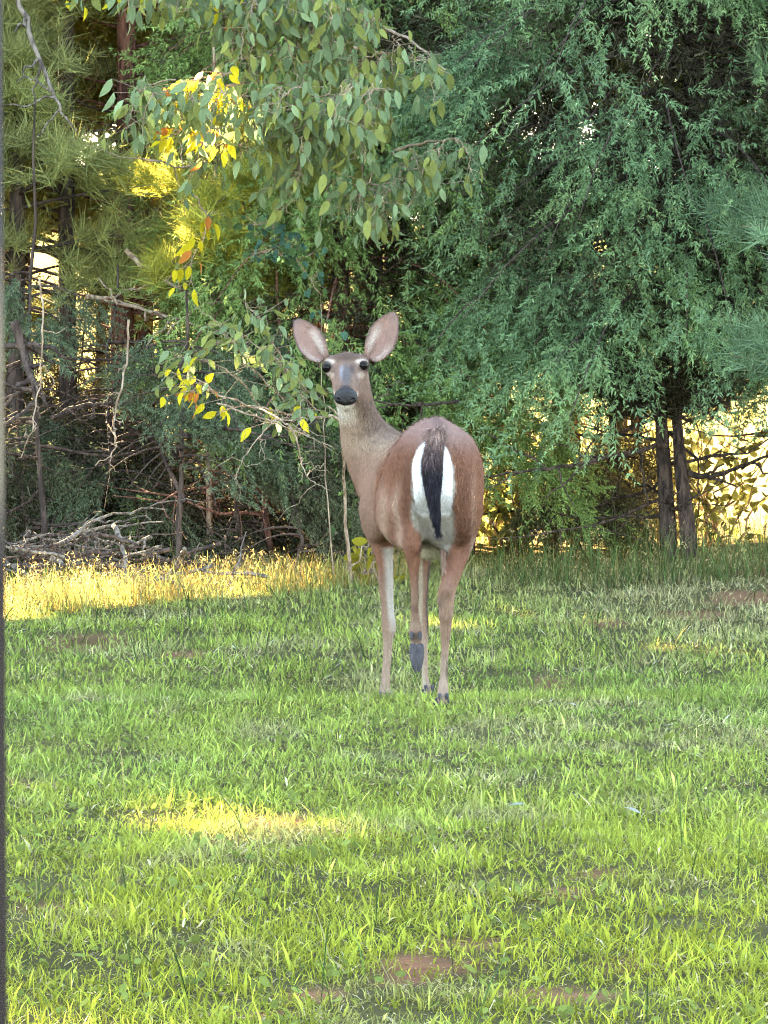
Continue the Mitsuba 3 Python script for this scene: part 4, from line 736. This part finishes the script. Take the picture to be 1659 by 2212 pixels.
stick('dead_branch', 'pale lichen covered dead branch slanting down at the top left', 'branch', [at(30, -40, 21.2), at(60, 60, 21.2), at(100, 170, 21.15), at(130, 230, 21.1), at(165, 285, 21.1)], .015, .004, 'grey_bark', side=6, seed=3)
stick('dead_branch', 'long bare brown bough reaching right and downward above the leafy branch', 'branch', [at(275, 545, 22.6), at(330, 590, 22.4), at(380, 620, 22.3), at(430, 670, 22.2), at(480, 700, 22.1)], .014, .005, 'twig_bark', side=7, seed=4)
stick('dead_branch', 'second bare bough crossing in front of the pale gap beside the red trunk', 'branch', [at(190, 640, 22.7), at(270, 655, 22.5), at(350, 680, 22.3), at(440, 705, 22.2)], .013, .005, 'twig_bark', side=7, seed=5)
stick('dead_branch', 'dark curved dead limb at the left edge with hanging twigs', 'branch', [at(28, 690, 21.4), at(50, 760, 21.4), at(72, 830, 21.3), at(82, 905, 21.3)], .026, .010, 'dark_bark', side=8, seed=6, sr=.5)
stick('dead_branch', 'horizontal bare limb across the cedar gap at left', 'branch', [at(110, 905, 21.9), at(160, 880, 21.9), at(215, 872, 21.8), at(255, 875, 21.8)], .014, .006, 'dark_bark', side=6, seed=16)
stick('hanging_vine', 'thin pale vine hanging in a loose curve on the left', 'vine', [at(278, 690, 21.0), at(275, 770, 21.0), at(262, 840, 20.9), at(248, 900, 20.9), at(250, 945, 20.8), at(245, 975, 20.8), at(205, 1005, 20.8)], .006, .002, 'twig_bark', n=26, side=7, seed=7, sr=.14)
stick('hanging_vine', 'long thin vine hanging close to the left edge', 'vine', [at(88, 600, 21.1), at(92, 720, 21.0), at(84, 840, 21.0), at(66, 930, 20.9), at(44, 990, 20.9)], .005, .002, 'twig_bark', n=26, side=6, seed=8, sr=.12)
stick('bare_twig', 'forked bare twig lit by the sun beside the neck of the doe', 'twig', [at(560, 880, 19.7), at(600, 905, 19.5), at(633, 930, 19.4), at(645, 965, 19.4), at(655, 1010, 19.4), at(675, 1040, 19.35), at(715, 1058, 19.3)], .0048, .0014, 'twig_bark', n=26, side=8, seed=9, amp=.003, sr=.32)
stick('bare_twig', 'straight bare twigs crossing behind the throat of the doe', 'twig', [at(470, 870, 19.8), at(570, 905, 19.7), at(650, 935, 19.6), at(725, 968, 19.6)], .0042, .0014, 'twig_bark', n=26, side=9, seed=10, amp=.003, sr=.2)
stick('bare_twig', 'thin bare twigs hanging below the leafy branch', 'twig', [at(600, 900, 19.9), at(555, 950, 19.8), at(520, 1000, 19.7), at(505, 1040, 19.7)], .003, .001, 'twig_bark', n=20, side=6, seed=12, amp=.003, sr=.4)
stick('dead_branch', 'thin dark bough running level over the back of the doe', 'branch', [at(990, 868, 21.8), at(900, 875, 21.6), at(830, 870, 21.5), at(770, 850, 21.4)], .008, .003, 'dark_bark', n=18, side=5, seed=11, amp=.003)
stick('dead_branch', 'thin dark bough running out level right of the rump', 'branch', [at(1440, 960, 22.6), at(1330, 985, 22.2), at(1200, 1010, 21.9), at(1040, 1030, 21.7)], .014, .004, 'dark_bark', n=18, side=8, seed=14, amp=.004)
stick('dead_branch', 'dark limb reaching right from the twin trunk', 'branch', [at(1480, 1020, 22.6), at(1530, 1030, 22.5), at(1590, 1010, 22.4), at(1659, 985, 22.3)], .018, .006, 'dark_bark', n=18, side=6, seed=15, amp=.004)
# brush pile
r = np.random.default_rng(21); big = [((25, 1185), (140, 1225), .020, 'pale straight fallen limb lying across the left end of the brush pile'), ((372, 1235), (396, 1185), .016, 'short pale broken stub leaning at the right of the brush pile'), ((245, 1135), (272, 1255), .013, 'thin curved grey stem standing up out of the brush pile')]
for (a, b, rad, txt) in big:
    stick('fallen_branch', txt, 'branch', [at(*a, 20.9), (at(*a, 20.9) + at(*b, 20.6)) / 2 + [.02, 0, .02], at(*b, 20.6)], rad, rad * .6, 'grey_bark', n=10, seed=int(rad * 1e4))
for q in range(46):
    u = 25 + 430 * r.random(); Y = 20.5 + 1.0 * r.random(); x = px(u, Y); c = np.array([x, Y, float(gz(x, Y)) + .03 + .24 * r.random() * ss(470, 250, u)]); a = r.normal() * .5 + (0 if r.random() < .5 else math.pi); L = .25 + .5 * r.random(); d = np.array([math.cos(a), .5 * r.normal(), .22 * r.normal()]) * L / 2
    stick('fallen_branch', 'grey dead branch lying tangled in the brush pile at the left', 'branch', [c - d, c + r.normal(size=3) * .04, c + d], .005 + .008 * r.random(), .003, 'grey_bark' if q % 3 else 'dark_bark', n=9, seed=100 + q, side=3, group='dead branches of the brush pile', amp=.006)
# bushes behind, in the sun
def bush(text, x, y, Hh, Rr, n, col, seed, L=.07, W=.04, group=None):
    r = np.random.default_rng(seed); k = thing('bush', text, 'bush', group); st, it = [], []; z0 = float(gz(x, y))
    for q in range(9):
        a = r.random() * 6.283; e = np.array([x + Rr * .8 * math.cos(a), y + Rr * .8 * math.sin(a), z0 + Hh * (.6 + .4 * r.random())]); ln = wander([x + r.normal() * .05, y, z0 - .03], e, 9, .03, seed * 9 + q); st.append(tube(ln, np.linspace(.009, .002, 9), 5, cap=False))
        for w in range(n // 9): o = ln[r.integers(2, 9)] + r.normal(size=3) * .16 * Rr; d = unit(r.normal(size=3) + [0, 0, -.4]); nr = unit(np.cross(d, r.normal(size=3))); l = L * (.6 + .6 * r.random()); it.append((*leaf_mesh(o, d, nr, l, W * l / L), np.array(col) * np.exp(.25 * r.normal())))
    v, f = joined(st); put(k + '__stems', v, f, 'twig_bark', smooth=True); v, f = joined([(a, b) for a, b, c in it]); put(k + '__foliage', v, f, 'leaf', color=np.vstack([np.tile(c, (len(a), 1)) for a, b, c in it]), smooth=True); label(k + '__foliage', kind='stuff')
bush('bright yellow green bush seen between the rump and the twin trunk', px(1120, 25.0), 25.0, .62, .38, 260, [.17, .18, .05], 501)
bush('low sunlit bush just right of the thighs of the doe', px(1075, 26.2), 26.2, .55, .40, 240, [.16, .17, .05], 502)
bush('sunlit bush glimpsed near the foot of the twin trunk', px(1290, 26.6), 26.6, .60, .45, 240, [.17, .17, .06], 503)
bush('leafy bush glowing behind the twin trunk at right', px(1540, 25.8), 25.8, .75, .5, 260, [.14, .15, .05], 504)
bush('small yellow seedling left of the foreleg of the doe', px(805, 21.2), 21.2, .22, .10, 36, [.30, .27, .03], 505)
for q in range(12):
    r = np.random.default_rng(600 + q); Y = 27.5 + 7 * r.random(); u = 60 + 1600 * r.random(); bush('undergrowth bush standing in sunlight far back in the wood', px(u, Y), Y, .7 + .5 * r.random(), .6, 170, [.15, .15, .06], 620 + q, L=.09, W=.05, group='sunlit undergrowth in the wood')
# slim trunks glimpsed behind
SLIM = {1015: 'slim young tree nearest the rump of the doe, glimpsed under the cedar', 1073: 'second slim young tree right of the rump of the doe', 1187: 'slim young tree midway between the doe and the twin trunk', 1242: 'slim pale young tree just left of the middle of the bright gap under the cedar',
        1320: 'slim reddish young tree nearest the twin trunk on its left', 1380: 'thin far young tree close behind the left stem of the twin trunk', 790: 'slim young tree rising behind the chest of the doe', 335: 'slim young tree behind the forked sapling on the left', 215: 'slim young tree far behind the brush pile', 480: 'slim young tree far behind the yellow leaves of the low bough'}
for u, Y, rad in ((1187, 25.4, .040), (1242, 27.0, .036), (1320, 26.2, .042), (1073, 27.5, .030), (1015, 24.6, .026), (790, 23.6, .034), (1380, 29, .04), (335, 27, .03), (215, 28, .035), (480, 28.5, .035), (940, 28, .04)):
    q = len(scene); k = thing('slender_tree', SLIM.get(u, 'slim reddish young tree in the wood behind the lawn'), 'young tree', 'slim young trees in the wood'); x = px(u, Y); ln = trunk_line(x, Y, 5.5, (.1, 0), q, amp=.03); v, f = tube(ln, np.linspace(rad, rad * .4, len(ln)), 9, rough=.1, seed=q); put(k + '__trunk', v, f, 'red_bark' if q % 2 else 'dark_bark', smooth=True)
    r = np.random.default_rng(q); tb = []
    for w in range(8): o = ln[r.integers(1, 5)] + [0, 0, .3 * r.random()]; tb.append(tube(wander(o, o + r.normal(size=3) * [.45, .3, .2], 7, .02, q + w), np.linspace(.008, .002, 7), 5, cap=False))
    v, f = joined(tb); put(k + '__branches', v, f, 'dark_bark', smooth=True); label(k + '__branches', kind='stuff'); finish_crown(k, 'foliage', [coarse(r, x, Y, 2.6, 5.6, .7, 160, .16, [.06, .09, .035])], 'needles')
# litter on the lawn
r = np.random.default_rng(31)
for (u, v, s, c, txt) in ((1385, 1785, .042, [.40, .41, .38], 'white dry grass leaf standing in the lawn at lower right'), (1135, 1765, .045, [.30, .36, .31], 'pale curled leaf lying in the lawn right of centre'), (940, 1185 + 190, .03, [.4, .36, .26], 'dry leaf fragment on the grass behind the hind legs'), (1245, 1545, .03, [.50, .50, .44], 'small pale dry leaf in the grass right of the doe')):
    p = on_ground(u, v) + [0, 0, .03]; k = thing('fallen_leaf', txt, 'leaf'); vv, ff = leaf_mesh(p, unit(r.normal(size=3) * [1, .5, .4]), unit([.2, -.6, 1.0]), s, s * .28); put(k, vv, ff, 'leaf', color=np.tile(c, (len(vv), 1)), smooth=True)
# ---------------------------------------------------------------- window edge built as a post at the left, close to the lens
def post_col(p, n, uv):
    k = mikit.fbm(p.x * 160, p.y * 160, p.z * 14, 3); b = mikit.mix([.018, .017, .021], [.085, .073, .056], mikit.smoothstep(1.13, 1.10, p.z) * mikit.smoothstep(1.045, 1.075, p.z)); b = mikit.mix(b, [.007, .005, .006], mikit.smoothstep(1.075, 1.045, p.z)); return b * (.75 + .5 * k)  # grain noise, plus uneven light painted as pale and dark bands
scene['post_wood'] = dict(type='principled', base_color=mikit.proc(post_col), roughness=.8, specular=.1)
k = thing('window_edge_post', 'window edge along the left, built as a wooden post with light bands painted on, out of focus and close by', 'post'); xe = px(12, 1.045); m = trimesh.creation.box([.09, .09, 2.4]); 
import manifold3d
cs = manifold3d.CrossSection.square((.082, .082), True).offset(.004, manifold3d.JoinType.Round, circular_segments=24); pm = cs.extrude(2.4).to_mesh(); v = np.array(pm.vert_properties[:, :3]); v = v + [xe - .045, 1.0, -.02]; v[:, 0] += (1.1 - v[:, 2]) * .0022
put(k + '__shaft', v, np.array(pm.tri_verts), 'post_wood', smooth=40)
cs = manifold3d.CrossSection.square((.115, .115), True).offset(.003, manifold3d.JoinType.Round); pm = cs.extrude(.09).to_mesh(); v = np.array(pm.vert_properties[:, :3]) + [xe - .045 + .0024, 1.0, -.015]; put(k + '__foot_block', v, np.array(pm.tri_verts), 'post_wood', smooth=40)
